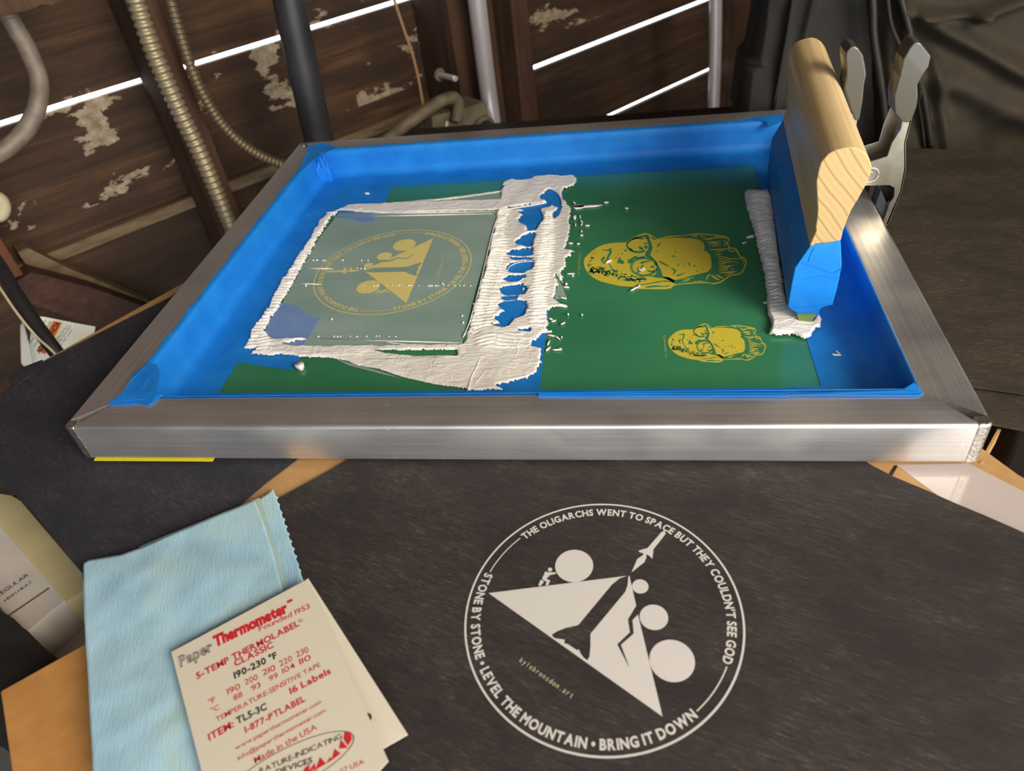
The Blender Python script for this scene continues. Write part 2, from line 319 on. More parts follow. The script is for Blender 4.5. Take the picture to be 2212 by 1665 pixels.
# ------------------------------------------------------------------ emblem artwork (flat artwork, unit circle)
EC = np.array([15.14, -4.37]); ERX, ERY = 2.955, 3.03
def c7(x, y):
    p = un(960+x/2.7514, 1060+y/2.7514, -1.355)
    return ((p[0]-EC[0])/ERX, (p[1]-EC[1])/ERY)
def emblem(g, fn, m=0, mt=0):
    def poly(pts, fm=None): g.add([fn(*p) for p in pts], [tuple(range(len(pts)))], m if fm is None else fm)
    def arc(r0, r1, a0, a1, n):
        th = np.linspace(a0, a1, n+1); V_ = []
        for a in th: V_ += [fn(r0*math.cos(a), r0*math.sin(a)), fn(r1*math.cos(a), r1*math.sin(a))]
        g.add(V_, [(2*i, 2*i+1, 2*i+3, 2*i+2) for i in range(n)], m)
    arc(.988, 1.003, 0, 2*math.pi, 160)
    def ang(x, y): u, v = c7(x, y); return math.atan2(v, u)
    aT0 = ang(440, 252); aT1 = ang(1712, 1042); aB0 = ang(228, 480); aB1 = ang(1503, 1336)
    if aB0 < 0: aB0 += 2*math.pi
    if aT0 < 0: aT0 += 2*math.pi
    arc(.918, .927, aT0+.02, aB0-.02, 24)
    if aB1 < 0: aB1 += 2*math.pi
    arc(.918, .927, aB1+.02, aT1-.02+2*math.pi, 24)
    text_arc(g, "THE OLIGARCHS WENT TO SPACE BUT THEY COULDN'T SEE GOD", aT0, aT1, .884, .064, fn, off=.034, m=m)
    text_arc(g, "STONE BY STONE \u2022 LEVEL THE MOUNTAIN \u2022 BRING IT DOWN", aB0, aB1, .884, .068, fn, inward=True, off=.038, m=m)
    P = lambda L: [c7(*q) for q in L]
    poly(P([(262, 608), (1085, 505), (1040, 521), (995, 558), (795, 798), (720, 815), (670, 835), (640, 853), (643, 866), (660, 877), (715, 884), (712, 905), (735, 912),
            (790, 948), (799, 941), (808, 965), (828, 992), (850, 1007), (862, 985), (868, 925), (868, 850), (1075, 600), (1089, 560), (1092, 515), (1099, 502),
            (1140, 682), (1090, 765), (1103, 840), (1027, 912), (1102, 1058), (1049, 915), (1125, 848), (1118, 768), (1150, 735), (1297, 1342)]))
    for (x, y, r) in ((771, 445, 113.5), (1164, 568, 49), (1245, 751, 85), (1353, 1008, 135.5)):
        c = c7(x, y); e = c7(x+r, y); rr = math.hypot(e[0]-c[0], e[1]-c[1]); poly([(c[0]+rr*math.cos(a), c[1]+rr*math.sin(a)) for a in np.linspace(0, 2*math.pi, 48)[:-1]])
    poly(P([(1308, 238), (1315, 256), (1241, 350), (1241, 368), (1235, 405), (1222, 390), (1200, 376), (1200, 398), (1188, 425), (1112, 485), (1146, 405), (1176, 385), (1186, 374), (1155, 362), (1155, 355), (1207, 340), (1290, 245)]))
    c = c7(628, 468); poly([(c[0]+.017*math.cos(a), c[1]+.017*math.sin(a)) for a in np.linspace(0, 2*math.pi, 20)[:-1]])
    poly(P([(600, 478), (613, 484), (661, 484), (663, 494), (627, 501), (606, 524), (629, 532), (617, 562), (600, 560), (608, 540), (584, 530), (582, 518)]))
    poly(P([(572, 528), (588, 536), (590, 545), (569, 567), (558, 561)]))
    a = c7(440, 1012); b = c7(758, 1236); A = np.array([*a, 0]); B = np.array([*b, 0]); gg = G()
    text_line(gg, 'kylebronsdon.art', A, B, .040, up=(.5, .8, 0), mono=.9, off=.004)
    g.add([fn(p[0], p[1]) for p in gg.v], gg.f, mt)

# ------------------------------------------------------------------ THE SETTING
def wpt(s_, z, off): return WP+WD*s_-WN*off+np.array([0, 0, z])
def sof(P): return (np.asarray(P)-WP) @ WD
S3 = sof(Wl(1150, 112, 3.5))                         # stud by the bright slits
g = G(); rows = [-40, -34.2, -27.4, -20.4, -13.25, -6.45, 1.35, 8.9, 16.2, 23.5, 31, 39, 47, 56]
for i in range(len(rows)-1):
    a, b = rows[i], rows[i+1]
    seg = [(-85, S3), (S3, 150)]
    for k, (s0, s1) in enumerate(seg):
        top = .02
        if b == 1.35: top = .37 if k == 0 else .02
        if b in (-6.45,) and k == 1: top = .40
        if b in (-13.25,) and k == 1: top = .46
        dz = .0 if i % 2 else .12
        V8 = [wpt(s, z, o+dz) for s in (s0, s1) for z in (a, b-top) for o in (0, -.4)]
        g.add(V8, [(0, 1, 3, 2), (4, 6, 7, 5), (0, 4, 5, 1), (2, 3, 7, 6), (0, 2, 6, 4), (1, 5, 7, 3)])
tag(g.build('wall_left', M_plank), kind='structure')
nst = [0]
def stud(sr, wdt=1.5, dep=3.5, mat=None, z0=-40, z1=56):
    nst[0] += 1; g = G()
    V8 = [wpt(s, z, o) for s in (sr-wdt, sr) for z in (z0, z1) for o in (dep, .12)]
    g.add(V8, [(0, 1, 3, 2), (4, 6, 7, 5), (0, 4, 5, 1), (2, 3, 7, 6), (0, 2, 6, 4), (1, 5, 7, 3)])
    tag(g.build('trim_%d' % nst[0], mat or M_stud, bevel=.06), kind='structure')
s1 = sof(Wl(471, 336, 3.5)); stud(s1, 1.7, 3.6)
s2 = sof(Wl(1030, 100, 3.5)); stud(s2, 2.6, 4.4)
stud(S3, 1.6, 3.5); stud(S3-3.0, 1.4, 3.2)
stud(sof(Wl(30, 560, 3.5)), 1.7, 3.6, M_orange, z0=Wl(30, 600, 3.5)[2])
stud(sof(Wl(1640, 60, 3.5)), 1.7, 3.6); stud(S3+34, 1.7, 3.6)
g = G()                                              # pale ledge strips along the lower board joint
V8 = [wpt(s, z, o) for s in (-85, S3-4) for z in (-6.75, -6.05) for o in (.55, .0)]
g.add(V8, [(0, 1, 3, 2), (4, 6, 7, 5), (0, 4, 5, 1), (2, 3, 7, 6), (0, 2, 6, 4), (1, 5, 7, 3)])
nst[0] += 1; tag(g.build('trim_%d' % nst[0], M_ledge, bevel=.05), kind='structure')
g = G(); V8 = [wpt(s, z, o) for s in (-85, 150) for z in (56, 57) for o in (110, -1)]
g.add(V8, [(0, 1, 3, 2), (4, 6, 7, 5), (0, 4, 5, 1), (2, 3, 7, 6), (0, 2, 6, 4), (1, 5, 7, 3)])
tag(g.build('ceiling', M_ceil), kind='structure')
g = G(); V8 = [wpt(s, z, o) for s in (-85, 150) for z in (-41, -40) for o in (110, -1)]
g.add(V8, [(0, 1, 3, 2), (4, 6, 7, 5), (0, 4, 5, 1), (2, 3, 7, 6), (0, 2, 6, 4), (1, 5, 7, 3)])
tag(g.build('floor', M_floor), kind='structure')
g = G(); g.box((62, -6, -40), (63, 100, 56)); tag(g.build('wall_right', M_dark), kind='structure')
g = G(); V8 = [wpt(s, z, o) for s in (-86, -85) for z in (-40, 56) for o in (70, -1)]
g.add(V8, [(0, 1, 3, 2), (4, 6, 7, 5), (0, 4, 5, 1), (2, 3, 7, 6), (0, 2, 6, 4), (1, 5, 7, 3)])
tag(g.build('wall_back', M_dark), kind='structure')

def wprism(px, off, th, name, mat, parent=None, bevel=.04, **k):
    g = G(); g.prism([Wl(x, y, off) for x, y in px], WN*th); return g.build(name, mat, parent, bevel=bevel, **k)
o = wprism([(28, 612), (68, 588), (200, 622), (330, 668), (420, 720), (300, 745), (160, 690), (60, 655)], 3.0, 1.4, 'wooden_brace', M_brace)
tag(o, 'reddish brown wooden brace slanting down low on the plank wall above the white tag', 'brace')
o = wprism([(38, 545), (60, 535), (150, 580), (330, 655), (420, 705), (330, 668), (200, 622), (66, 587)], 1.5, 1.3, 'wooden_batten', M_ledge)
tag(o, 'dusty grey brown batten running just above the reddish brace', 'batten')
o = wprism([(0, -30), (150, -40), (134, 4), (112, 13), (90, 10), (68, 22), (40, 28), (18, 33), (0, 34), (-60, 38), (-60, -30)], 9, 5, 'ceiling_beam', M_stud)
tag(o, 'ragged dark wooden beam end in the top left corner above the grey pipe', 'beam')

# pipes and cables in front of the wall
def pipe_px(name, pts, off, rpx, mat, label, cat, n=10, ridge=0, straight=False, rp=None):
    P = [Wl(x, y, off) if np.isscalar(off) else Wl(x, y, off[i]) for i, (x, y) in enumerate(pts)]
    P = P if straight else spline(P, n)
    r = []
    for p in P:
        dep = -((p-T) @ M)[2]; r.append(rpx*dep/FPX)
    rm = float(np.mean(r)); P = np.array(P)
    if ridge:
        L = np.r_[0, np.cumsum(np.linalg.norm(np.diff(P, axis=0), axis=1))]; n_ = int(L[-1]/ridge)*6; u = np.linspace(0, L[-1], n_)
        P = np.stack([np.interp(u, L, P[:, k]) for k in range(3)], 1); rr = [rm*(1+.14*math.sin(2*math.pi*i/6.)) for i in range(n_)]
    else: rr = [rm]*len(P)
    g = G(); g.tube(list(P), rr, 18); o = g.build(name, mat, smooth=True); tag(o, label, cat); return o, P, rm
pipe_px('drain_pipe', [(618, -60), (624, 0), (655, 150), (690, 305), (715, 420), (760, 640)], 9, 32, M_abs, 'thick black plastic pipe standing behind the left rear corner of the screen frame', 'pipe')
o, P, rm = pipe_px('steel_pipe', [(1023, -60), (1030, 0), (1047, 140), (1066, 280), (1090, 460)], 6.2, 19, M_galv, 'shiny galvanised steel pipe in front of the middle wall studs', 'pipe')
pipe_px('steel_pole', [(1546, -60), (1546, 0), (1545, 120), (1541, 240), (1536, 380)], 9, 13, M_galv, 'thin grey metal pole left of the dark fabric bag', 'pole')
pipe_px('flexible_conduit', [(283, -40), (293, 0), (325, 95), (354, 165), (388, 240), (428, 322), (462, 400), (500, 492), (530, 570)], 6.2, 17, M_flex, 'thick ribbed metal conduit running down the left wall stud', 'conduit', ridge=.36)
pipe_px('flexible_conduit', [(360, -30), (368, 0), (387, 67), (411, 141), (438, 203), (481, 270), (538, 322), (602, 352), (690, 372)], 5.0, 10.5, M_flex2, 'thinner dull ribbed conduit curving toward the rear corner of the frame', 'conduit', ridge=.26)
g = G(); t = thing('curved_pipe', 'grey bent metal pipe curving through the bright slit at the far left', 'pipe', Wl(60, 200, 6))
P = spline([Wl(x, y, 6) for x, y in ((12, 20), (33, 60), (62, 110), (82, 165), (83, 215), (64, 268), (22, 315), (-40, 350))], 10); g.tube(P, 20*-((P[0]-T) @ M)[2]/FPX, 20); g.build('pipe_body', M_greyp, t, smooth=True)
g = G(); a = P[0]; b = P[5]; g.tube([a+(b-a)*.1, a+(b-a)*.9], 22.5*-((a-T) @ M)[2]/FPX, 20); g.build('pipe_coupling', M_greyp, t, bevel=.04)
pipe_px('hanging_cord', [(848, -30), (852, 0), (872, 62), (890, 115), (903, 167), (914, 228), (923, 290), (930, 340)], 5.2, 3.2, M_cord, 'thin tan cord hanging between the black pipe and the steel pipe', 'cord')
t = thing('bolt', 'rusty bolt with round washer sticking out of the dark stud', 'bolt', Wl(950, 162, 4.4))
c = Wl(948, 161, 4.5); ax = -WN; g = G(); g.tube([c, c+ax*.18], .44, 20); g.build('washer', M_box, t, bevel=.03)
g = G(); g.tube([c+ax*.1, Wl(984, 170, 6.6)], .2, 14); g.build('shank', M_galv, t, bevel=.03)
t = thing('junction_box', 'dusty steel junction box with a round knockout behind the rear frame bar', 'box', Wl(985, 260, 5))
g = G(); g.prism([Wl(x, y, 7) for x, y in ((934, 252), (1052, 220), (1062, 330), (940, 345))], WN*2.4); g.build('box_body', M_box, t, bevel=.1)
g = G(); P0_ = Wl(1043, 280, 7); g.tube([P0_-WN*.05, P0_-WN*.3], .98, 24); g.build('knockout_ring', M_box, t, bevel=.05)
g = G(); g.tube([P0_-WN*.2, P0_-WN*.42], .7, 24); g.build('knockout_hole_dark', M_blk, t)  # black disc painting the dark inside of the open round hole
g = G(); g.tube([Wl(966, 262, 7.1), Wl(962, 282, 7.1)], .12, 10); g.build('latch', M_galv, t)
g = G(); P = spline([Wl(x, y, 7.45) for x, y in ((800, 335), (860, 283), (915, 243), (955, 217), (982, 212), (990, 232), (985, 262))], 8)
g.tube(P, .40, 16); o = g.build('elbow_pipe', M_box, smooth=True); tag(o, 'dusty olive pipe elbow rising to the junction box', 'pipe')
g = G(); g.tube(spline([Wl(x, y, 2.6) for x, y in ((-10, 425), (2, 432), (8, 447), (3, 462), (-8, 468))], 5), .35, 12); o = g.build('wire_insulator', M_crm, smooth=True)
tag(o, 'small pale porcelain insulator at the left edge above the brown board', 'insulator')

# white warning tag on its cords
t = thing('warning_tag', 'curled white paper warning tag with orange ADVERTENCIA band on the black cord', 'tag', D(120, 760, 33))
rowsT = [[(75, 683), (95, 684), (125, 690), (160, 697), (205, 705)], [(66, 720), (90, 720), (120, 726), (155, 735), (195, 745)], [(62, 760), (82, 762), (112, 768), (140, 778), (170, 790)], [(60, 800), (75, 806), (100, 812), (125, 822), (150, 835)]]
g = G(); gr = np.array([[D(x, y, 33+.25*j) for j, (x, y) in enumerate(r)] for r in rowsT[::-1]]); sheet(g, gr, .06); g.build('tag_sheet', M_tagw, t)
g = G(); g.prism([D(x, y, 32.7) for x, y in ((43, 703), (50, 693), (64, 745), (72, 790), (66, 795), (52, 792), (45, 785))], ray(50, 750)*.5); g.build('tag_curl', M_tagw, t, bevel=.12, seg=3)
g = G(); g.prism([D(x, y, 32.75) for x, y in ((116, 693), (134, 697), (98, 765), (80, 757))], ray(100, 730)*.03); bnd = g.build('orange_band', M_org, t)
g = G(); upv = D(100, 720, 32.7)-D(112, 727, 32.7); text_line(g, 'ADVERTENCIA', D(86, 765, 32.68), D(131, 699, 32.68), .24, up=upv, off=.01); g.build('band_text', M_black, bnd)
g = G()
for k, (s_, A_, B_) in enumerate([('Choque Electrico', (104, 764), (148, 702)), ('cable de poder', (112, 764), (155, 703)), ('antes de usar', (120, 763), (158, 712)), ('riesgo de shock', (74, 750), (112, 694)), ('Leer instrucciones', (66, 742), (100, 692)), ('desconecte', (60, 735), (84, 694))]):
    text_line(g, s_, D(*A_, 32.68), D(*B_, 32.68), .1, up=upv)
g.build('fine_print', M_gtext, t)
g = G(); g.tube(spline([D(x, y, d) for x, y, d in ((-40, 520, 33), (0, 578, 32), (40, 645, 31.5), (80, 705, 31.3), (112, 748, 31.2), (150, 800, 31.5))], 8), .30, 12); tag(g.build('power_cord', M_blk, smooth=True), 'black power cord curving down past the white warning tag', 'cord')
g = G(); g.tube(spline([D(x, y, d) for x, y, d in ((-40, 560, 32.5), (0, 622, 31.5), (40, 680, 31), (80, 728, 30.8), (107, 752, 30.7), (150, 795, 31))], 8), .055, 10); tag(g.build('thin_cable', M_crm, smooth=True), 'thin cream cable beside the black power cord', 'cable')

# ------------------------------------------------------------------ table, boxes, felt sheets
t = thing('work_table', 'dark work table carrying the cardboard and the screen', 'table', (15, 2, -40))
g = G(); g.box((1.0, -22, -5.9), (34, 34, -4.9)); g.build('tabletop', M_table, t, bevel=.1)
for x, y in ((2.6, -19), (31, -19), (2.6, 31), (31, 31)):
    g = G(); g.box((x-1, y-1, -40), (x+1, y+1, -5.9)); g.build('leg', M_table, t, bevel=.1)
def poly3(L, z): return [un(x, y, z) for x, y in L]
ZF = -1.36
def flatsheet(name, poly, z, th, mat, label, cat, bevel=.01, parent=None):
    g = G(); g.prism(poly, (0, 0, -th)); o = g.build(name, mat, parent, bevel=bevel); 
    if label: tag(o, label, cat)
    return o
def xy(L, z): return [np.array([a, b, z]) for a, b in L]
# large kraft carton below everything
bx = thing('cardboard_box', 'large flat kraft cardboard box lying under the black felt sheets and the frame', 'box', (12, 5, -4.9))
flatsheet('box_lid', xy([(-5.35, 4.2), (-1.9, 9.75), (3, 14.5), (8, 18.8), (24.2, 18.8), (24.2, 1.0), (24.85, -.15), (27.5, -3.2), (24, -9), (14, -13), (8, -5), (6.3, -3.3), (2.7, -3.6)], -1.47), 0, .16, M_kraft2, None, None, parent=bx)
flatsheet('box_body', xy([(-3.5, 4.2), (-1.2, 8.75), (3.4, 13.8), (9, 18.4), (23.6, 18.4), (23.6, 1.2), (24.4, -.35), (25.5, -2.2), (23.4, -8), (14, -12), (8.4, -4.4), (6.6, -2.6), (3.2, -2.6)], -1.63), 0, 3.27, M_kraft2, None, None, parent=bx)
flatsheet('box_flap', [un(*q, z) for q, z in (((2155, 925), -1.6), ((2163, 927), -1.6), ((2122, 1002), -1.45), ((2114, 1000), -1.45))], 0, .5, M_kraft2, None, None, parent=bx)
g = G(); g.prism(poly3([(1936, 1004), (2092, 1000), (2330, 1122), (2300, 1190), (2180, 1143), (2060, 1095)], -1.462), (0, 0, -.008)); pt = g.build('packing_tape', M_plas, bx)
g = G(); g.prism(poly3([(1917, 1027), (1928, 1027), (1940, 1005), (1932, 1005)], -1.465), (0, 0, -.005)); g.build('box_slit', M_black, bx)
# felt sheets
def felt_grid(name, b, r, t_, l, z, mat, label, amp=.02, seed=1, nu=60, nv=50, th=.035, k=.25):
    f = lambda L: [un(x, y, z)[:2] for x, y in L]
    g_ = coons(f(b), f(r), f(t_), f(l), nu, nv); zz = z+amp*vnoise(g_[..., 0]*k, g_[..., 1]*k, seed)*2
    grid = np.concatenate([g_, zz[..., None]], 2); g = G(); sheet(g, grid, th); o = g.build(name, mat, smooth=False)
    tag(o, label, 'felt sheet'); return o
felt_front = thing('felt_sheet', 'front black felt sheet with the white printed round emblem', 'felt sheet', un(1400, 1400, ZF))
f = lambda L: [un(x, y, ZF)[:2] for x, y in L]
g_ = coons(f([(545, 1560), (900, 1830), (1500, 1860), (2000, 1830), (2400, 1750)]), f([(2400, 1750), (2395, 1500), (2330, 1208)]), f([(756, 991), (1200, 975), (1850, 985), (1882, 1003), (1930, 1029), (2000, 1058), (2060, 1085), (2130, 1114), (2212, 1150), (2330, 1208)][:1]+[(1200, 940), (1820, 960), (1880, 1003), (1930, 1029), (2000, 1058), (2060, 1085), (2130, 1114), (2212, 1150), (2330, 1208)]), f([(545, 1560), (500, 1300), (510, 1130), (600, 1077), (675, 1036), (756, 991)]), 120, 90)
grid = np.concatenate([g_, np.full(g_.shape[:2]+(1,), ZF)], 2)
gx = G(); sheet(gx, grid, .035); gx.build('felt_body', M_felt, felt_front)
gx = G(); emblem(gx, lambda u, v: np.array([EC[0]+ERX*u, EC[1]+ERY*v, ZF+.008]), 0, 1); gx.build('printed_emblem', [M_print, M_print2], felt_front)
felt_grid('felt_sheet', [(60, 1090), (120, 1165), (200, 1275), (300, 1330), (700, 1250)][:4]+[(420, 1190)], [(420, 1190), (545, 1080), (655, 1030), (752, 985), (900, 905)], [(0, 850), (85, 793), (250, 708), (330, 668), (395, 618), (470, 560), (900, 560)][:6]+[(900, 905)][:0], [(60, 1090), (0, 1050), (-70, 960), (0, 850)], ZF-.04, M_felt2, 'left charcoal felt sheet under the left end of the screen frame', amp=0) if False else None
L_B = [(0, 1046), (-90, 935), (0, 850), (85, 785), (250, 700), (370, 640), (400, 612), (470, 560), (1000, 560), (1000, 820), (760, 900), (690, 955), (641, 992), (575, 1042), (511, 1096), (420, 1180), (250, 1290), (178, 1238), (120, 1165), (60, 1090), (40, 1072)]
flatsheet('felt_sheet', poly3(L_B, ZF-.04), 0, .035, M_felt2, 'left charcoal felt sheet under the left end of the screen frame', 'felt sheet')
flatsheet('felt_scrap', poly3([(16, 822), (45, 794), (92, 776), (80, 800), (28, 838)], ZF-.02), 0, .04, M_felt2, 'small felt scrap lifting at the left edge below the white tag', 'felt scrap')
L_C = [(1905, 318), (1955, 319), (2060, 323), (2186, 330), (2196, 420), (2215, 600), (2290, 858), (2212, 851), (2150, 842), (2050, 829), (1900, 820), (1850, 500)]
flatsheet('felt_sheet', poly3(L_C, ZF+.10), 0, .035, M_felt3, 'right black felt sheet beside the right bar of the frame, in front of the bag', 'felt sheet')
L_D = [(2040, 815), (2290, 840), (2400, 960), (2290, 946), (2212, 930), (2148, 918), (2060, 900)]
flatsheet('felt_sheet', poly3(L_D, ZF-.04), 0, .035, M_felt3, 'narrow black felt sheet showing below the right felt sheet at the frame corner', 'felt sheet')
L_E = [(1700, 345), (2150, 340), (2215, 352), (2330, 376), (2600, 900), (2330, 980), (2150, 850), (1900, 800)]
flatsheet('felt_sheet', poly3(L_E, ZF-.10), 0, .035, M_felt3, 'lowest black felt sheet at the right edge under the bag', 'felt sheet')
bx2 = flatsheet('storage_box', xy([(25.6, 1.6), (34, -3), (38, 12), (30.5, 15.5), (27, 17.2), (25.4, 12)], -1.5), 0, 3.4, M_table, 'dark box under the right felt sheets and the bag', 'box', bevel=.1)
g = G(); g.box((24.3, 1.9, -4.9), (34, 29, -1.46)) if False else None
g = G(); g.box((34.2, -6, -40), (54, 30, -4.9)); tag(g.build('side_cabinet', M_table, bevel=.1), 'dark cabinet standing to the right of the work table', 'cabinet')

# left: small cream carton, white board, black sleeve, kraft box corner
t = thing('carton', 'cream carton marked REGULAR HIGH HEAT beside the blue towel', 'carton', un(60, 1250, -3.4))
flatsheet('carton_top', poly3([(-60, 1010), (0, 1066), (25, 1070), (45, 1082), (178, 1238), (182, 1276), (143, 1300), (0, 1136), (-60, 1070)], -3.0), 0, 1.2, M_cream, None, None, parent=t)
fr = flatsheet('carton_panel', poly3([(-80, 1040), (0, 1134), (140, 1296), (60, 1363), (0, 1322), (-80, 1280)], -3.06), 0, 1.4, M_white, None, None, parent=t)
flatsheet('carton_edge', poly3([(17, 1328), (105, 1268), (107, 1271), (19, 1331)], -3.05), 0, .02, M_ledge, None, None, parent=t)
g = G(); upc = un(-28, 1245, -3.05)-un(0, 1300, -3.05); upc = un(20, 1215, -3.05)-un(40, 1245, -3.05)
text_line(g, 'REGULAR', un(-6, 1291, -3.045), un(63, 1243, -3.045), .165, up=upc); text_line(g, 'HIGH HEAT', un(11, 1300, -3.045), un(70, 1258, -3.045), .115, up=upc); g.build('carton_text', M_gtext, fr)
flatsheet('white_board', poly3([(-40, 1300), (60, 1366), (145, 1296), (240, 1240), (260, 1400), (120, 1460), (-40, 1440)], -4.3), 0, .3, M_white, 'scuffed white board lying under the cream carton', 'board', bevel=.03)
g = G(); g_ = coons([un(x, y, -2.6)[:2] for x, y in ((-60, 1560), (0, 1500), (100, 1440), (135, 1425))], [un(x, y, -2.6)[:2] for x, y in ((135, 1428), (98, 1400), (56, 1362))], [un(x, y, -2.6)[:2] for x, y in ((-60, 1230), (0, 1310), (30, 1325), (60, 1352))], [un(x, y, -2.6)[:2] for x, y in ((-60, 1560), (-60, 1400), (-60, 1230))], 30, 20)
zz = -2.6+.25*vnoise(g_[..., 0]*1.2, g_[..., 1]*1.2, 3); sheet(g, np.concatenate([g_, zz[..., None]], 2), 1.6); tag(g.build('black_sleeve', M_blk, smooth=False, bevel=.1), 'black fabric sleeve at the lower left between carton and kraft box', 'sleeve')
flatsheet('cardboard_box', poly3([(0, 1492), (190, 1386), (330, 1330), (420, 1700), (60, 1800), (25, 1665)], -1.75), 0, 3.14, M_kraft, 'kraft cardboard box corner at the lower left under the blue towel', 'box', bevel=.04)

# blue shop towel: two folded layers
tw = thing('shop_towel', 'light blue folded shop towel under the cream leaflet', 'towel', un(400, 1300, ZF))
def towel(name, b, r, t_, l, z, amp, sd, th=.05):
    f = lambda L: [un(x, y, z)[:2] for x, y in L]
    g_ = coons(f(b), f(r), f(t_), f(l), 70, 70)
    ed = np.zeros(g_.shape[:2]); 
    zz = z+amp*(vnoise(g_[..., 0]*.7, g_[..., 1]*.7, sd)+.4*vnoise(g_[..., 0]*2.1, g_[..., 1]*2.1, sd+3))
    g = G(); sheet(g, np.concatenate([g_, zz[..., None]], 2), th); return g.build(name, M_cloth, tw, smooth=True)
rt = [(705, 1350), (672, 1290), (652, 1246)]
for i in range(1, 12):
    a = (652-(652-590)*i/12., 1246-(1246-1055)*i/12.); rt += [(a[0]+1, a[1]+4), (a[0]+4.5, a[1]+1), (a[0]-.5, a[1]-2)]
rt += [(589, 1054)]
towel('lower_layer', [(260, 1700), (520, 1700), (705, 1350)], rt, [(300, 1180), (450, 1120), (555, 1078), (580, 1063), (589, 1054)], [(260, 1700), (270, 1400), (300, 1180)], ZF+.10, .05, 2)
towel('upper_layer', [(203, 1700), (380, 1720), (625, 1680)], [(625, 1680), (615, 1400), (612, 1290), (606, 1260), (594, 1215), (585, 1180), (566, 1120), (549, 1077)], [(181, 1216), (192, 1210), (260, 1198), (300, 1182), (400, 1137), (480, 1104), (496, 1098), (549, 1077)], [(203, 1700), (193, 1500), (185, 1400), (182, 1330), (181, 1216)], ZF+.26, .10, 4, .09)
g = G(); g.prism(poly3([(551, 1079), (560, 1075), (585, 1150), (612, 1240), (618, 1270), (608, 1275), (594, 1215), (577, 1155)], ZF+.135), (0, 0, -.01)); g.build('glue_line', M_stitch, tw)

# leaflet
lf = thing('leaflet', 'cream folded product leaflet with red and black print lying on the blue towel', 'leaflet', un(600, 1450, ZF+.4))
ZC = ZF+.46
g = G(); g.prism([un(666, 1249, ZC-.02), un(881, 1586, ZC-.22), un(800, 1632, ZC-.22), un(560, 1500, ZC-.05), un(520, 1330, ZC-.04)], (0, 0, -.02)); bl = g.build('back_leaf', M_card, lf)
g = G(); g.prism([un(x, y, ZC) for x, y in ((370, 1408), (662, 1252), (669, 1264), (839, 1643), (770, 1720), (470, 1800))], (0, 0, -.02)); fl = g.build('front_leaf', M_card, lf)
c8 = lambda x, y, z=ZC+.006: un(360+x/3.828, 1230+y/3.828, z)
def ctext(g, s, A, B, h, off=0., m=0, gap=.09, mono=0.):
    A_, B_ = c8(*A), c8(*B); mid = (np.array(A)+np.array(B))/2; d = np.array(B)-np.array(A); d = d/np.linalg.norm(d)
    up = c8(*(mid+np.array([d[1], -d[0]])*h))-c8(*mid); text_line(g, s, A_, B_, np.linalg.norm(up), up=up, off=off, m=m, gap=gap, mono=mono)
g = G()
for a in [("Founded 1953", (768, 512), (1188, 318), 42), ("190", (505, 1035), (612, 985), 48), ("200", (650, 957), (757, 907), 48), ("210", (797, 878), (903, 830), 48), ("220", (938, 803), (1042, 753), 48), ("230", (1077, 727), (1177, 680), 48),
          ("88", (556, 1085), (630, 1050), 46), ("93", (706, 1007), (781, 970), 46), ("99", (852, 928), (925, 892), 46), ("104", (962, 862), (1066, 810), 46), ("110", (1102, 787), (1197, 742), 46),
          ("\u00b0F", (345, 1118), (405, 1090), 40), ("\u00b0C", (370, 1187), (437, 1152), 40), ("TEMPERATURE-SENSITIVE TAPE", (412, 1262), (1275, 800), 40),
          ("www.paperthermometer.com", (570, 1495), (1282, 1105), 34), ("info@paperthermometer.com", (590, 1580), (1317, 1175), 34), ("Made in the USA", (730, 1605), (1247, 1318), 50), ("27 USA", (1440, 1690), (1635, 1602), 40)]: ctext(g, *a, off=.004)
for a in [("5-TEMP THERMOLABEL", (250, 908), (1100, 462), 50), ("\u00ae", (1092, 440), (1128, 424), 22), ("CLASSIC", (565, 803), (887, 640), 50), ("16 Labels", (1025, 1032), (1362, 855), 52), ("ITEM:", (352, 1418), (560, 1298), 56), ("1-877-PTLABEL", (652, 1352), (1150, 1085), 50)]: ctext(g, *a, off=.028)
ctext(g, "Thermometer", (398, 640), (1008, 345), 84, off=.06, gap=-.04, m=1); g.add([c8(*q) for q in ((992, 262), (1036, 240), (1044, 258), (1000, 280))], [(0, 1, 2, 3)], 1)
for tri in [((1150, 1640), (1185, 1600), (1180, 1645)), ((1180, 1660), (1225, 1600), (1235, 1650)), ((1232, 1655), (1268, 1550), (1320, 1605)), ((1318, 1605), (1355, 1545), (1366, 1575)), ((1362, 1580), (1388, 1482), (1440, 1520)), ((1425, 1480), (1440, 1405), (1500, 1475)), ((1462, 1400), (1470, 1345), (1520, 1340), (1533, 1400), (1500, 1460)), ((1110, 1700), (1150, 1630), (1200, 1665), (1250, 1655), (1200, 1720))]: g.add([c8(*q, ZC+.007) for q in tri], [tuple(range(len(tri)))], 1)
g.build('red_text', [M_red, M_redd], fl)
g = G()
ctext(g, "190-230 \u00b0F", (562, 903), (917, 728), 52, off=.03); ctext(g, "TL5-3C", (583, 1280), (832, 1152), 54, off=.03); ctext(g, "RATURE-INDICATING", (770, 1690), (1452, 1395), 44, off=.004); ctext(g, "DEVICES", (905, 1700), (1207, 1592), 44, off=.02)
th = np.linspace(-2.6, 1.2, 80); u_ = np.array([.89, -.455]); v_ = np.array([.455, .89]); V_ = []
for a in th:
    for k in (1., .985): p_ = np.array([1020, 1640])+u_*590*k*math.cos(a)+v_*165*(k-.015*(k < 1))*math.sin(a); V_.append(c8(*p_))
g.add(V_, [(2*i, 2*i+1, 2*i+3, 2*i+2) for i in range(len(th)-1)])
g.build('black_text', M_black, fl)
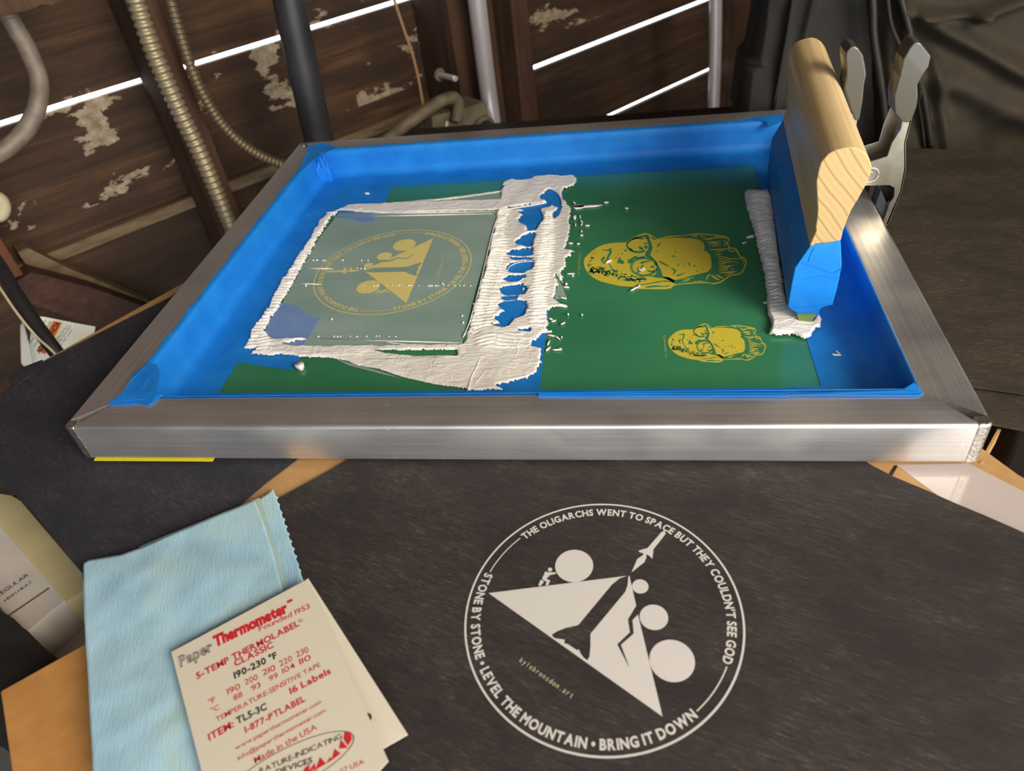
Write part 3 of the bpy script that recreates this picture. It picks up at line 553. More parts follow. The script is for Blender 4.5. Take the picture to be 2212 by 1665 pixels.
g = G(); ctext(g, "Paper", (112, 806), (388, 664), 84, off=.03, gap=.03); g.build('outlined_text', M_gtext, fl)
g = G(); [g.add([p+np.array([0, 0, .004]) for p in q.v], q.f) for q in [G()]]; ctext(g, "Paper", (116, 803), (384, 664), 80, off=-.02, gap=.105); g.v = [p+np.array([0, 0, .004]) for p in g.v]; g.build('outlined_text_fill', M_card, fl)
g = G(); g.add([c8(*q, ZC-.17) for q in ((1655, 1180), (1690, 1195), (1697, 1225), (1685, 1250), (1660, 1215))], [(0, 1, 2, 3, 4)]); g.build('back_print', M_black, bl)

# ------------------------------------------------------------------ SCREEN FRAME
Wf, Df, w_, h_ = 24.0, 20.0, 1.28, 1.26
fr = thing('printing_screen', 'aluminium framed green printing screen with blue tape lining and yellow stencils', 'printing screen', (12, 10, -h_))
EC_ = .34
def bar(A, B, inn, mt):
    """square tube with rounded edges, mitred at both ends"""
    A, B, inn = np.array([*A, 0.]), np.array([*B, 0.]), np.array([*inn, 0.]); d = (B-A)/np.linalg.norm(B-A); rad = .1; prof = []
    for cx, cz, a0 in ((rad, -rad, 180), (w_-rad, -rad, 90), (w_-rad, -h_+rad, 0), (rad, -h_+rad, -90)):
        for k in range(6):
            a = math.radians(a0-90*k/5); prof.append((cx+rad*math.cos(a), cz+rad*math.sin(a)))
    n = len(prof); V_ = [A+d*max(o, EC_)+inn*o+np.array([0, 0, z]) for o, z in prof]+[B-d*max(o, EC_)+inn*o+np.array([0, 0, z]) for o, z in prof]
    F = [tuple(range(n)), tuple(range(2*n-1, n-1, -1))]+[(i, i+n, (i+1) % n+n, (i+1) % n) for i in range(n)]
    return obj('frame_bar', V_, F, mt, fr, sa=40)
bar((0, 0), (Wf, 0), (0, 1), M_alu); bar((Wf, 0), (Wf, Df), (-1, 0), M_alu_side); bar((Wf, Df), (0, Df), (0, -1), M_alu); bar((0, Df), (0, 0), (1, 0), M_alu_side)
for cx, cy in ((0, 0), (Wf, 0), (0, Df), (Wf, Df)):
    g = G(); sx = 1 if cx == 0 else -1; sy = 1 if cy == 0 else -1; e = EC_+.02; q_ = .17
    pts = [(e, 0)]+[(q_-q_*math.cos(a)*1., q_-q_*math.sin(a)) for a in np.linspace(math.pi/2, 0, 6)]+[(0, e), (e, e)]
    g.prism([np.array([cx+sx*a, cy+sy*b, 0]) for a, b in pts], (0, 0, -h_)); g.build('corner_weld', M_weld, fr, bevel=.07, seg=4)
ZM = -h_+.03
g = G(); g.prism(xy([(w_-.2, w_-.2), (Wf-w_+.2, w_-.2), (Wf-w_+.2, Df-w_+.2), (w_-.2, Df-w_+.2)], ZM), (0, 0, -.03)); emu = g.build('emulsion_mesh', M_emul, fr)
ZT = ZM+.016
# tape lining: along each wall a cross-section lip -> wall -> cove -> mesh
def lining(A, B, inn, lip, flat, name='tape_strip', n=90, cov=.35, jag=.0, sd=0, top=True, mat=None):
    A, B, inn = map(lambda q: np.array([q[0], q[1], 0.]), (A, B, inn)); prof = [(-lip, .012), (-.02, .02), (.02, -.02), (.03, -.3), (.04, ZM+cov)]
    for k in range(1, 7): a = k/6*math.pi/2; prof.append((.04+cov*(1-math.cos(a)), ZM+.012+cov*(1-math.sin(a))))
    prof = [(a_, z_+(sd*.0035 if k_ > 3 else 0)) for k_, (a_, z_) in enumerate(prof)]; prof += [(.04+cov+.2, ZT+sd*.0035-.012), (flat, ZT+sd*.0035-.012)]
    V_ = []
    for i in range(n+1):
        p = A+(B-A)*i/n
        for k, (o_, z) in enumerate(prof):
            j = jag*(vnoise(i*.35, k*.1+sd, sd)) if k in (0,) else 0; wv = .02*vnoise(i*.22, k*.8, sd+5) if 1 < k < 9 else 0
            V_.append(p+inn*(o_+j+abs(wv))+np.array([0, 0, z]))
    m_ = len(prof); F = [(i*m_+k, (i+1)*m_+k, (i+1)*m_+k+1, i*m_+k+1) for i in range(n) for k in range(m_-1)]
    return obj(name, V_, F, mat or M_tape, fr, smooth=True)
xl, xr, yb, yt = w_, Wf-w_, w_, Df-w_
lining((xl, yt), (xr, yt), (0, -1), .30, 1.6, sd=1, jag=.05)
lining((xl, yb), (xl, yt), (1, 0), .22, 1.72, sd=2, jag=.12)
lining((xr, yb), (xr, yt), (-1, 0), .04, 1.78, sd=3, cov=.6)
lining((xl+.1, yb), (xr, yb), (0, 1), -.02, 1.55, sd=4)
def onmesh(L, name, mat, dz=.006, parent=fr, m=None):
    g = G(); top = poly3(L, ZT+dz); g.prism(top, (0, 0, -.008)); return g.build(name, mat, parent)
onmesh([(1090, 391), (1222, 382), (1216, 414), (1180, 717), (1165, 847), (1020, 850), (1045, 700), (1082, 459)], 'tape_strip', M_tape)
onmesh([(700, 404), (845, 405), (824, 455), (806, 478), (783, 480), (768, 476), (748, 465), (735, 462), (700, 452), (650, 470)], 'tape_strip', M_tape, .008)
onmesh([(598, 655), (612, 655), (638, 660), (655, 672), (672, 680), (678, 688), (693, 683), (660, 738), (648, 773), (634, 798), (600, 795), (500, 780), (470, 775), (540, 700)], 'tape_strip', M_tape, .008)
for L, nm in (([(230, 873), (262, 850), (283, 820), (288, 806), (322, 783), (338, 786), (345, 800), (342, 826), (337, 850), (352, 852), (326, 872), (318, 874), (300, 871), (266, 873)], 0),
              ([(240, 868), (290, 838), (330, 846), (352, 853), (330, 860), (300, 862)], 5), ([(288, 806), (318, 788), (334, 800), (330, 836), (300, 842), (292, 826)], 6),
              ([(1952, 840), (1962, 834), (1975, 826), (1995, 849), (1985, 854), (1700, 853), (1705, 848), (1940, 843)], 1), ([(1163, 848), (1700, 847), (1702, 855), (1163, 856)], 2),
              ([(660, 316), (676, 312), (702, 308), (722, 316), (732, 319), (700, 330), (672, 350), (640, 380), (662, 330), (668, 326)], 3),
              ([(1610, 257), (1640, 252), (1690, 246), (1692, 262), (1660, 275), (1655, 262)], 4)):
    g = G(); g.prism([un(x, y, .03+.05*((i*7) % 3)/3) for i, (x, y) in enumerate(L)], (0, 0, -.02)); g.build('tape_fold', M_tape2, fr)
# crumpled tape gathers in the corners
def crumple(c, rx, ry, hgt, sd, name='tape_gather'):
    n = 26; V_ = []
    for j in range(n):
        for i in range(n):
            u, v = i/(n-1)*2-1, j/(n-1)*2-1; hh = max(0, 1-max(abs(u), abs(v))**2.0)**.5
            V_.append((c[0]+rx*u, c[1]+ry*v, c[2]+hgt*hh*(.8+.5*abs(vnoise(u*3+9, v*3+4, sd))*2)))
    obj(name, V_, [(j*n+i, j*n+i+1, (j+1)*n+i+1, (j+1)*n+i) for j in range(n-1) for i in range(n-1)], M_tape2, fr)
crumple((xr-.40, yb+.42, ZT), .45, .42, .75, 8); crumple((xl+.32, yt-.3, ZT), .34, .32, 1.1, 11)

# stencils in the emulsion
zS = ZM+.004
SC = np.array([6.95, 9.88]); SR = 3.0
tri_f = [np.array(c7(*q)) for q in ((262, 608), (1099, 502), (1297, 1342))]
tri_s = [(un(*q, ZM)[:2]-SC)/SR for q in ((884.9, 653.2), (794.7, 584.9), (939, 518.4))]
A_ = np.array([[p[0], p[1], 1] for p in tri_f]); X_ = np.linalg.solve(A_, np.array(tri_s))
# nearest reflection+rotation
U_, s_, Vt = np.linalg.svd(X_[:2].T); Rm = U_ @ Vt
if np.linalg.det(Rm) < 0: Rm = U_ @ np.diag([1, -1]) @ Vt
def sfn(u, v): p = Rm @ np.array([u, v])*SR+SC; return np.array([p[0], p[1], ZT+.022])
g = G(); emblem(g, sfn, 0, 0); g.build('emblem_stencil', M_sten2, fr)

def portrait(g, fn):
    def poly(L, m, k): g.add([fn(x, y, k) for x, y in L], [tuple(range(len(L)))], m)
    def stroke(P, wd, m, k, n=6):
        Q = np.array(spline([(a, b) for a, b in P], n)) if len(P) > 2 else np.array(P, float); N = len(Q); V_ = []
        for i in range(N):
            t = Q[min(i+1, N-1)]-Q[max(i-1, 0)]; t = t/max(np.linalg.norm(t), 1e-6); nn = np.array([-t[1], t[0]])
            ww = wd*(.25+.75*math.sin(math.pi*(i+.4)/(N-.2)))/2; V_ += [fn(*(Q[i]+nn*ww), k), fn(*(Q[i]-nn*ww), k)]
        g.add(V_, [(2*i, 2*i+1, 2*i+3, 2*i+2) for i in range(N-1)], m)
    def line(P, wd, m, k, n=6, closed=False):
        Q = np.array(spline([(a, b) for a, b in P], n)); N = len(Q); V_ = []
        for i in range(N):
            t = Q[min(i+1, N-1)]-Q[max(i-1, 0)]; t = t/max(np.linalg.norm(t), 1e-6); nn = np.array([-t[1], t[0]]); V_ += [fn(*(Q[i]+nn*wd/2), k), fn(*(Q[i]-nn*wd/2), k)]
        g.add(V_, [(2*i, 2*i+1, 2*i+3, 2*i+2) for i in range(N-1)], m)
    def blob(x, y, r, m, k, sd, e=1.):
        n = 9; poly([(x+r*e*(1+.5*vnoise(j*1.7, sd, 2))*math.cos(2*math.pi*j/n), y+r*(1+.5*vnoise(j*1.3, sd, 5))*math.sin(2*math.pi*j/n)) for j in range(n)], m, k)
    outer = [(120, 470), (130, 430), (170, 385), (250, 320), (340, 275), (430, 255), (560, 245), (620, 240), (680, 200), (760, 160), (830, 135), (885, 135), (940, 165), (1000, 200), (1100, 170), (1230, 160), (1340, 155), (1400, 140), (1500, 135), (1650, 145), (1780, 160), (1840, 180), (1855, 215), (1835, 245), (1860, 300), (1930, 310), (1960, 350), (1985, 400), (2040, 430), (2062, 475), (2045, 520), (2035, 560), (2000, 610), (1940, 630), (1870, 640), (1800, 690), (1740, 725), (1660, 740), (1600, 725), (1400, 730), (1200, 750), (1160, 785), (1060, 797), (880, 795), (760, 790), (700, 768), (560, 760), (440, 735), (310, 700), (220, 650), (150, 580), (125, 520)]
    poly(outer, 0, 0)
    hair = [(1010, 205), (1110, 180), (1230, 170), (1400, 152), (1500, 146), (1650, 156), (1770, 172), (1828, 190), (1840, 215), (1822, 250), (1850, 312), (1920, 322), (1948, 365), (1975, 412), (2028, 440), (2046, 478), (2030, 520), (2020, 558), (1990, 598), (1930, 617), (1860, 628), (1790, 680), (1730, 712), (1650, 727), (1590, 712), (1400, 717), (1230, 738), (1190, 730), (1130, 690), (1060, 655), (1130, 655), (1200, 688), (1290, 675), (1400, 638), (1500, 615), (1600, 592), (1640, 545), (1642, 480), (1630, 400), (1600, 360), (1550, 335), (1562, 290), (1540, 240), (1490, 207), (1400, 190), (1200, 184), (1100, 192)]
    poly(hair, 1, 1)
    for P, wd in [(((1545, 205), (1640, 195), (1740, 160)), 22), (((1500, 150), (1540, 175), (1590, 185)), 10), (((1655, 195), (1740, 180), (1825, 190)), 16), (((1580, 235), (1660, 235), (1745, 225)), 14), (((1600, 262), (1680, 250), (1760, 255)), 14), (((1640, 290), (1700, 270), (1740, 290)), 14),
                  (((1620, 325), (1740, 325), (1900, 310)), 16), (((1780, 215), (1810, 240), (1800, 285)), 14), (((1680, 352), (1740, 348), (1800, 330)), 10), (((1840, 330), (1880, 345), (1940, 340)), 16), (((1690, 378), (1740, 385), (1760, 380)), 12), (((1700, 400), (1800, 420), (1890, 438), (2010, 430)), 14),
                  (((1720, 425), (1780, 445), (1920, 475)), 14), (((1720, 455), (1790, 480), (1870, 478)), 16), (((1715, 490), (1780, 500), (1800, 480)), 12), (((1730, 520), (1800, 525), (1915, 515)), 16), (((1720, 550), (1800, 548), (1870, 530)), 14), (((1730, 580), (1800, 570), (1850, 555)), 14),
                  (((1735, 605), (1850, 595), (1950, 585)), 18), (((1790, 640), (1860, 612), (1920, 605)), 12), (((1580, 690), (1600, 640), (1640, 625)), 18), (((1640, 625), (1680, 660), (1740, 690)), 26), (((1690, 620), (1740, 650), (1790, 670)), 20), (((1280, 712), (1360, 690), (1400, 655)), 14), (((1300, 690), (1360, 670), (1440, 662)), 10), (((1420, 712), (1500, 704), (1560, 706)), 8),
                  (((1920, 470), (1945, 480), (1965, 485)), 8), (((1870, 560), (1890, 556), (1905, 570)), 16), (((1960, 395), (1990, 420), (2020, 455), (2020, 500)), 8), (((1410, 160), (1450, 165), (1480, 178)), 12)]: stroke(P, wd, 0, 2)
    # spectacles
    poly([(840, 150), (885, 145), (915, 225), (942, 300), (922, 360), (908, 388), (960, 440), (1000, 500), (1040, 570), (1062, 645), (1130, 655), (1205, 700), (1185, 722), (1130, 690), (1060, 668), (985, 662), (930, 650), (870, 640), (960, 632), (985, 600), (985, 540), (960, 460), (900, 425), (850, 405), (848, 365), (880, 330), (892, 280), (872, 210), (828, 165)], 1, 1)
    for k, (wd, m) in enumerate(((15, 1), (9, 1))):
        rx = 1-.07*k*1.6
        line([(765+138*rx*math.cos(a), 272+88*rx*math.sin(a)) for a in np.linspace(.9, 5.2, 14)], wd, m, 1, 4)
        line([(835+158*rx*math.cos(a), 532+108*rx*math.sin(a)) for a in np.linspace(.2, 6.1, 18)], wd, m, 1, 4)
    poly([(655, 212), (700, 190), (760, 172), (830, 152), (840, 172), (760, 188), (690, 215), (640, 245), (622, 243)], 1, 1)
    poly([(895, 158), (940, 180), (990, 203), (955, 208), (915, 180)], 1, 1)
    for P in ([(640, 490), (645, 450), (690, 425), (720, 405), (745, 403), (765, 418), (840, 400), (850, 418), (800, 425), (720, 440), (700, 470), (672, 492)], [(520, 455), (545, 415), (560, 440), (600, 470), (602, 490), (560, 500), (545, 485), (515, 500)], [(485, 415), (515, 420), (510, 432), (488, 428)], [(595, 345), (615, 318), (632, 350)], [(320, 440), (358, 405), (372, 425), (352, 450), (348, 470), (368, 500), (345, 495), (330, 465)],
              [(985, 298), (1000, 265), (1045, 240), (1025, 268), (1000, 298)], [(430, 345), (455, 350), (430, 400), (408, 430), (415, 470), (440, 520), (478, 570), (530, 568), (520, 600), (480, 598), (430, 530), (395, 470), (388, 430), (405, 390)], [(325, 335), (340, 328), (400, 328), (430, 312), (460, 318), (440, 330), (452, 352), (400, 342)], [(480, 575), (420, 580), (350, 605), (340, 598), (420, 570), (480, 566)],
              [(770, 285), (800, 290), (830, 310), (830, 330), (795, 330), (775, 310)], [(655, 298), (690, 315), (712, 340), (690, 343), (662, 322)], [(825, 250), (870, 246), (885, 262), (850, 262)], [(835, 285), (870, 275), (885, 300), (860, 320), (840, 305)], [(765, 490), (820, 465), (905, 458), (905, 470), (840, 480), (820, 500), (790, 488)], [(740, 600), (770, 570), (810, 555), (800, 575), (775, 605)], [(905, 530), (950, 515), (965, 535), (935, 545), (915, 542)], [(870, 568), (920, 580), (965, 575), (960, 595), (920, 600), (880, 585)], [(820, 500), (830, 520), (800, 550), (805, 520)],
              [(990, 458), (1050, 470), (1100, 500), (1150, 535), (1120, 528), (1060, 500)], [(1150, 545), (1200, 555), (1225, 580), (1205, 605), (1190, 635), (1185, 600), (1200, 580), (1165, 560)], [(1210, 635), (1260, 620), (1330, 600), (1300, 620), (1240, 645)], [(760, 745), (880, 730), (1000, 705), (1080, 695), (1130, 700), (1180, 715), (1120, 712), (1060, 708), (980, 725), (860, 745), (800, 752)], [(835, 778), (900, 760), (980, 752), (1080, 762), (1150, 748), (1120, 770), (1000, 772), (880, 782)],
              [(560, 690), (620, 680), (700, 690), (760, 675), (810, 670), (820, 690), (760, 690), (700, 705), (620, 700)], [(695, 645), (740, 645), (760, 655), (720, 655)]): poly(P, 1, 1)
    rr = random.Random(3)
    for k in range(150):
        t = rr.random(); cx = 165+t*720; cy = 470+math.sqrt(t)*225+rr.gauss(0, 20)
        if t < .15: cy = 400+rr.random()*190; cx = 145+rr.random()*60+abs(cy-480)*.15
        blob(cx, cy+8, 4+7*rr.random(), 1, 1, k, 1.3)
    for k in range(60): blob(200+rr.random()*170, 520+rr.random()*80+k*.3, 4+7*rr.random(), 1, 1, k+200, 1.5)
    for x, y, r in ((1190, 405, 13), (1222, 406, 5), (1245, 512, 11), (1210, 355, 6), (1320, 500, 8), (1290, 450, 6), (1375, 500, 10), (1380, 525, 8), (1440, 520, 10), (1365, 480, 6), (1330, 455, 5), (1205, 322, 5), (990, 345, 8), (1540, 555, 6), (1470, 588, 7), (1410, 600, 5), (1260, 262, 5), (570, 375, 9), (525, 380, 5), (235, 375, 8), (220, 425, 12), (240, 435, 8), (195, 400, 6), (250, 345, 6)): blob(x, y, r, 1, 1, x, 1.1)
    line(outer+[outer[0]], 5, 0, 2, 2)
def c6(x, y, k): return un(1240+x/5.53, 480+y/5.53, zS+.002*k)
g = G(); portrait(g, c6); g.build('portrait_stencil', [M_sten, M_emul], fr)
a6 = c6(120, 470, 0); b6 = c6(2062, 475, 0); a8 = un(1400+343/7.9, 680+460/7.9, zS); b8 = un(1400+2012/7.9, 680+540/7.9, zS)
kk = np.linalg.norm((b8-a8)[:2])/np.linalg.norm((b6-a6)[:2]); an = math.atan2(*(b8-a8)[1::-1])-math.atan2(*(b6-a6)[1::-1])
def c6s(x, y, k):
    p = c6(x, y, k)-a6; return np.array([a8[0]+kk*(p[0]*math.cos(an)-p[1]*math.sin(an)), a8[1]+kk*(p[0]*math.sin(an)+p[1]*math.cos(an)), zS+.002*k])
g = G(); portrait(g, c6s); g.build('portrait_stencil', [M_sten, M_emul], fr)
for A, B, up, h in (((1433, 724), (1437, 774), (1, 0), .075), ((1251, 547), (1248, 596), (1, 0), .075)):
    g = G(); a, b = un(*A, zS), un(*B, zS); text_line(g, 'kylebronsdon.art', a, b, h, up=(1, 0, 0), mono=.9); g.build('stencil_lettering', M_sten, fr)

for L in ([(716, 467), (800, 462), (815, 466), (806, 478), (783, 480), (768, 476), (748, 474), (735, 472), (722, 470)], [(598, 655), (612, 655), (638, 660), (655, 672), (672, 680), (678, 688), (693, 683), (668, 728), (655, 745), (570, 742), (580, 700)]):
    onmesh(L, 'washed_tape', M_tapew, .020)
# yellow card strip that the left end of the frame rests on, and felt pads
g = G(); g.prism(xy([(.35, -.04), (4.1, -.04), (4.1, 2.2), (.35, 2.2)], -h_-.002), (0, 0, -.035)); tag(g.build('yellow_card', M_yel), 'bright yellow card strip peeking out under the left front of the frame', 'card')

# ------------------------------------------------------------------ INK
def pip(X, Y, poly):
    inside = np.zeros(X.shape, bool); n = len(poly); j = n-1
    for i in range(n):
        xi, yi = poly[i]; xj, yj = poly[j]
        if yi != yj:
            c = ((yi > Y) != (yj > Y)) & (X < (xj-xi)*(Y-yi)/(yj-yi)+xi); inside ^= c
        j = i
    return inside
def blur(a, k):
    for ax in (0, 1):
        c = np.cumsum(np.pad(a, [(k+1, k) if i == ax else (0, 0) for i in (0, 1)], mode='edge'), axis=ax)
        a = (np.take(c, range(2*k+1, c.shape[ax]), axis=ax)-np.take(c, range(0, c.shape[ax]-2*k-1), axis=ax))/(2*k+1)
    return a
def ink_field(x0, x1, y0, y1, st, adds, subs, seed, jit=5, h0=.06, combs=()):
    xs = np.arange(x0, x1, st); ys = np.arange(y0, y1, st); X, Y = np.meshgrid(xs, ys)
    q = (np.stack([X, Y, np.full_like(X, ZT)], -1)-T) @ M; px = 1106+FPX*q[..., 0]/-q[..., 2]; py = 832.5-FPX*q[..., 1]/-q[..., 2]
    def J(sx, sy, amt, s2): return amt*(.5*vnoise(px/sx, py/sy, seed+s2)+.5*vnoise(px/sx*3.2, py/sy*3.2, seed+s2+1)+.25*vnoise(px/sx*9, py/sy*9, seed+s2+9))
    jx = J(18, 7, jit*1.7, 0); jy = J(16, 9, jit*.8, 20)
    m = np.zeros(X.shape)
    for P, amp, hh in adds: m = np.maximum(m, pip(px+jx*amp, py+jy*amp, P)*hh)
    for P, amp in subs: m[pip(px+jx*amp, py+jy*amp, P)] = 0
    solid = m > 0
    e = blur(solid.astype(float), 3); lump = .55+.9*np.clip(vnoise(X*1.6, Y*.8, seed+3)+.5, 0, 1)+.16*vnoise(X*3, Y*11, seed+4)
    cz = np.zeros(X.shape)
    for P, amp in combs: cz = np.maximum(cz, pip(px, py, P)*amp)
    cz = blur(cz, 4); comb = np.abs(np.sin(Y*16+3.5*vnoise(X*1.3, Y*.9, seed+6)+1.2*vnoise(X*6, Y*3, seed+8)))**1.6*(.6+.8*(vnoise(X*2, Y*7, seed+7)+.5))
    lump = lump+.6*cz*(comb-.35)
    Z = ZT+.012+h0*blur(m, 2)*np.clip(e*1.6-.45, 0, 1)*lump
    return X, Y, Z, solid, px, py
def ink_mesh(name, fld, mat, label, extra=None):
    X, Y, Z, sol, px, py = fld; ny, nx = X.shape; idx = -np.ones(X.shape, int)
    use = sol[:-1, :-1] & sol[1:, :-1] & sol[:-1, 1:] & sol[1:, 1:]; need = np.zeros(X.shape, bool)
    for a, b in ((0, 0), (1, 0), (0, 1), (1, 1)): need[a:ny-1+a, b:nx-1+b] |= use
    idx[need] = np.arange(need.sum()); V_ = np.stack([X[need], Y[need], Z[need]], 1)
    jj, ii = np.nonzero(use); F = np.stack([idx[jj, ii], idx[jj, ii+1], idx[jj+1, ii+1], idx[jj+1, ii]], 1)
    g = G(); g.add(list(V_), [tuple(f) for f in F])
    if extra: extra(g)
    o = g.build(name, mat, smooth=True); tag(o, label, 'ink', kind='stuff'); return o
c4b = lambda L: [(500+x/2.765, 350+y/2.765) for x, y in L]
g7 = lambda L: [(1000+x/3.331, 360+y/3.331) for x, y in L]
left_strip = c4b([(570, 305), (640, 285), (665, 260), (660, 285), (600, 330), (520, 460), (430, 620), (340, 780), (280, 880), (200, 1010), (225, 1045), (260, 1060), (420, 1050), (470, 1060), (300, 1090), (400, 1100), (640, 1100), (860, 1095), (1360, 1090), (1340, 1125), (830, 1130), (1350, 1135), (1350, 1165), (1060, 1160), (930, 1140), (800, 1135), (760, 1160), (420, 1170), (300, 1150), (240, 1160), (110, 1150), (160, 1115), (70, 1120), (110, 1060), (115, 1010), (200, 910), (290, 720), (380, 590), (450, 480), (530, 350)])
top_streak = c4b([(640, 290), (700, 255), (960, 245), (1200, 237), (1600, 222), (1620, 260), (1610, 290), (1250, 300), (900, 310), (760, 300)])
edge_strk = c4b([(940, 245), (1280, 215), (1620, 170), (1622, 182), (1300, 228), (1000, 250)])
band = g7([(292, 115), (345, 100), (480, 95), (500, 80), (640, 70), (700, 72), (800, 65), (815, 85), (815, 110), (790, 140), (735, 160), (715, 170), (720, 240), (745, 255), (775, 300), (780, 330), (770, 420), (765, 490), (750, 550), (740, 590), (800, 620), (750, 660), (740, 720), (710, 770), (725, 860), (690, 820), (665, 775), (680, 860), (660, 960), (700, 985), (750, 1005), (640, 1020), (615, 1040), (610, 1170), (625, 1180), (560, 1210), (540, 1250), (510, 1295), (560, 1310), (572, 1360), (560, 1430), (530, 1480), (480, 1520), (380, 1545), (250, 1580), (290, 1610), (30, 1612), (0, 1600), (-160, 1560), (-500, 1480), (-660, 1420), (-720, 1400), (-560, 1390), (-200, 1385), (-120, 1290), (0, 1280), (20, 1240), (60, 1080), (150, 760), (200, 560), (245, 350), (262, 300), (200, 310), (262, 240), (275, 180)])
bot_smear = c4b([(420, 1165), (700, 1120), (1340, 1165), (1340, 1290), (1420, 1290), (1420, 1360), (1200, 1330), (1050, 1295), (900, 1250), (880, 1240), (740, 1215), (700, 1195), (600, 1175)])
tips = []
holes = [(g7([(555, 215), (620, 168), (665, 185), (700, 230), (710, 290), (690, 350), (655, 385), (650, 340), (690, 300), (640, 280), (620, 300), (600, 250), (560, 240)]), .5),
         (g7([(330, 300), (400, 290), (620, 262), (630, 300), (560, 310), (575, 340), (570, 400), (540, 440), (520, 470), (450, 475), (470, 440), (405, 400), (400, 380), (440, 350), (400, 335), (440, 320), (400, 305), (330, 312)]), 1.0),
         (g7([(380, 545), (440, 500), (510, 480), (525, 500), (505, 540), (500, 580), (440, 580), (400, 570)]), .8), (g7([(318, 630), (360, 605), (500, 590), (500, 640), (430, 652), (340, 640)]), .8), (g7([(330, 662), (380, 655), (500, 660), (500, 672), (370, 678)]), .6),
         (g7([(318, 735), (340, 705), (400, 690), (505, 680), (505, 740), (430, 768), (360, 770), (325, 755)]), .8), (g7([(285, 815), (330, 790), (440, 785), (450, 800), (420, 825), (330, 832)]), .7),
         (g7([(268, 885), (300, 868), (440, 850), (460, 880), (440, 925), (300, 930), (272, 905)]), 1.0), (g7([(272, 945), (340, 935), (400, 940), (380, 960), (300, 962)]), .7),
         (g7([(222, 1100), (260, 1070), (300, 1045), (262, 1000), (290, 975), (400, 965), (450, 980), (455, 1030), (430, 1080), (370, 1100), (340, 1140), (290, 1165), (215, 1150), (270, 1130)]), 1.2),
         (g7([(390, 1180), (480, 1170), (480, 1198), (440, 1195)]), .7), (g7([(485, 1300), (510, 1255), (555, 1250), (590, 1195), (640, 1190), (640, 1310), (560, 1312)]), .6),
         (c4b([(860, 1130), (1345, 1128), (1350, 1160), (1080, 1158), (960, 1145)]), .3)]
fld = ink_field(2.4, 15.6, 2.75, 18.0, .026, [(left_strip, 1., 1.1), (top_streak, .5, .8), (edge_strk, .3, .5), (band, 1.3, 1.25), (bot_smear, .4, .7)], holes, 3, combs=[(g7([(262, 300), (345, 300), (300, 500), (240, 700), (150, 1000), (110, 1200), (0, 1220), (60, 1000), (160, 640)]), 1.5),
    (g7([(590, 330), (660, 330), (650, 600), (600, 1000), (590, 1170), (490, 1150), (510, 800), (560, 500)]), 1.6), (g7([(270, 560), (330, 500), (300, 900), (200, 1150), (110, 1200), (220, 850)]), 1.1), (c4b([(600, 300), (640, 320), (230, 1010), (260, 1140), (90, 1150), (110, 1000)]), 1.5),
    (g7([(80, 1230), (420, 1200), (420, 1330), (120, 1310)]), .9)])
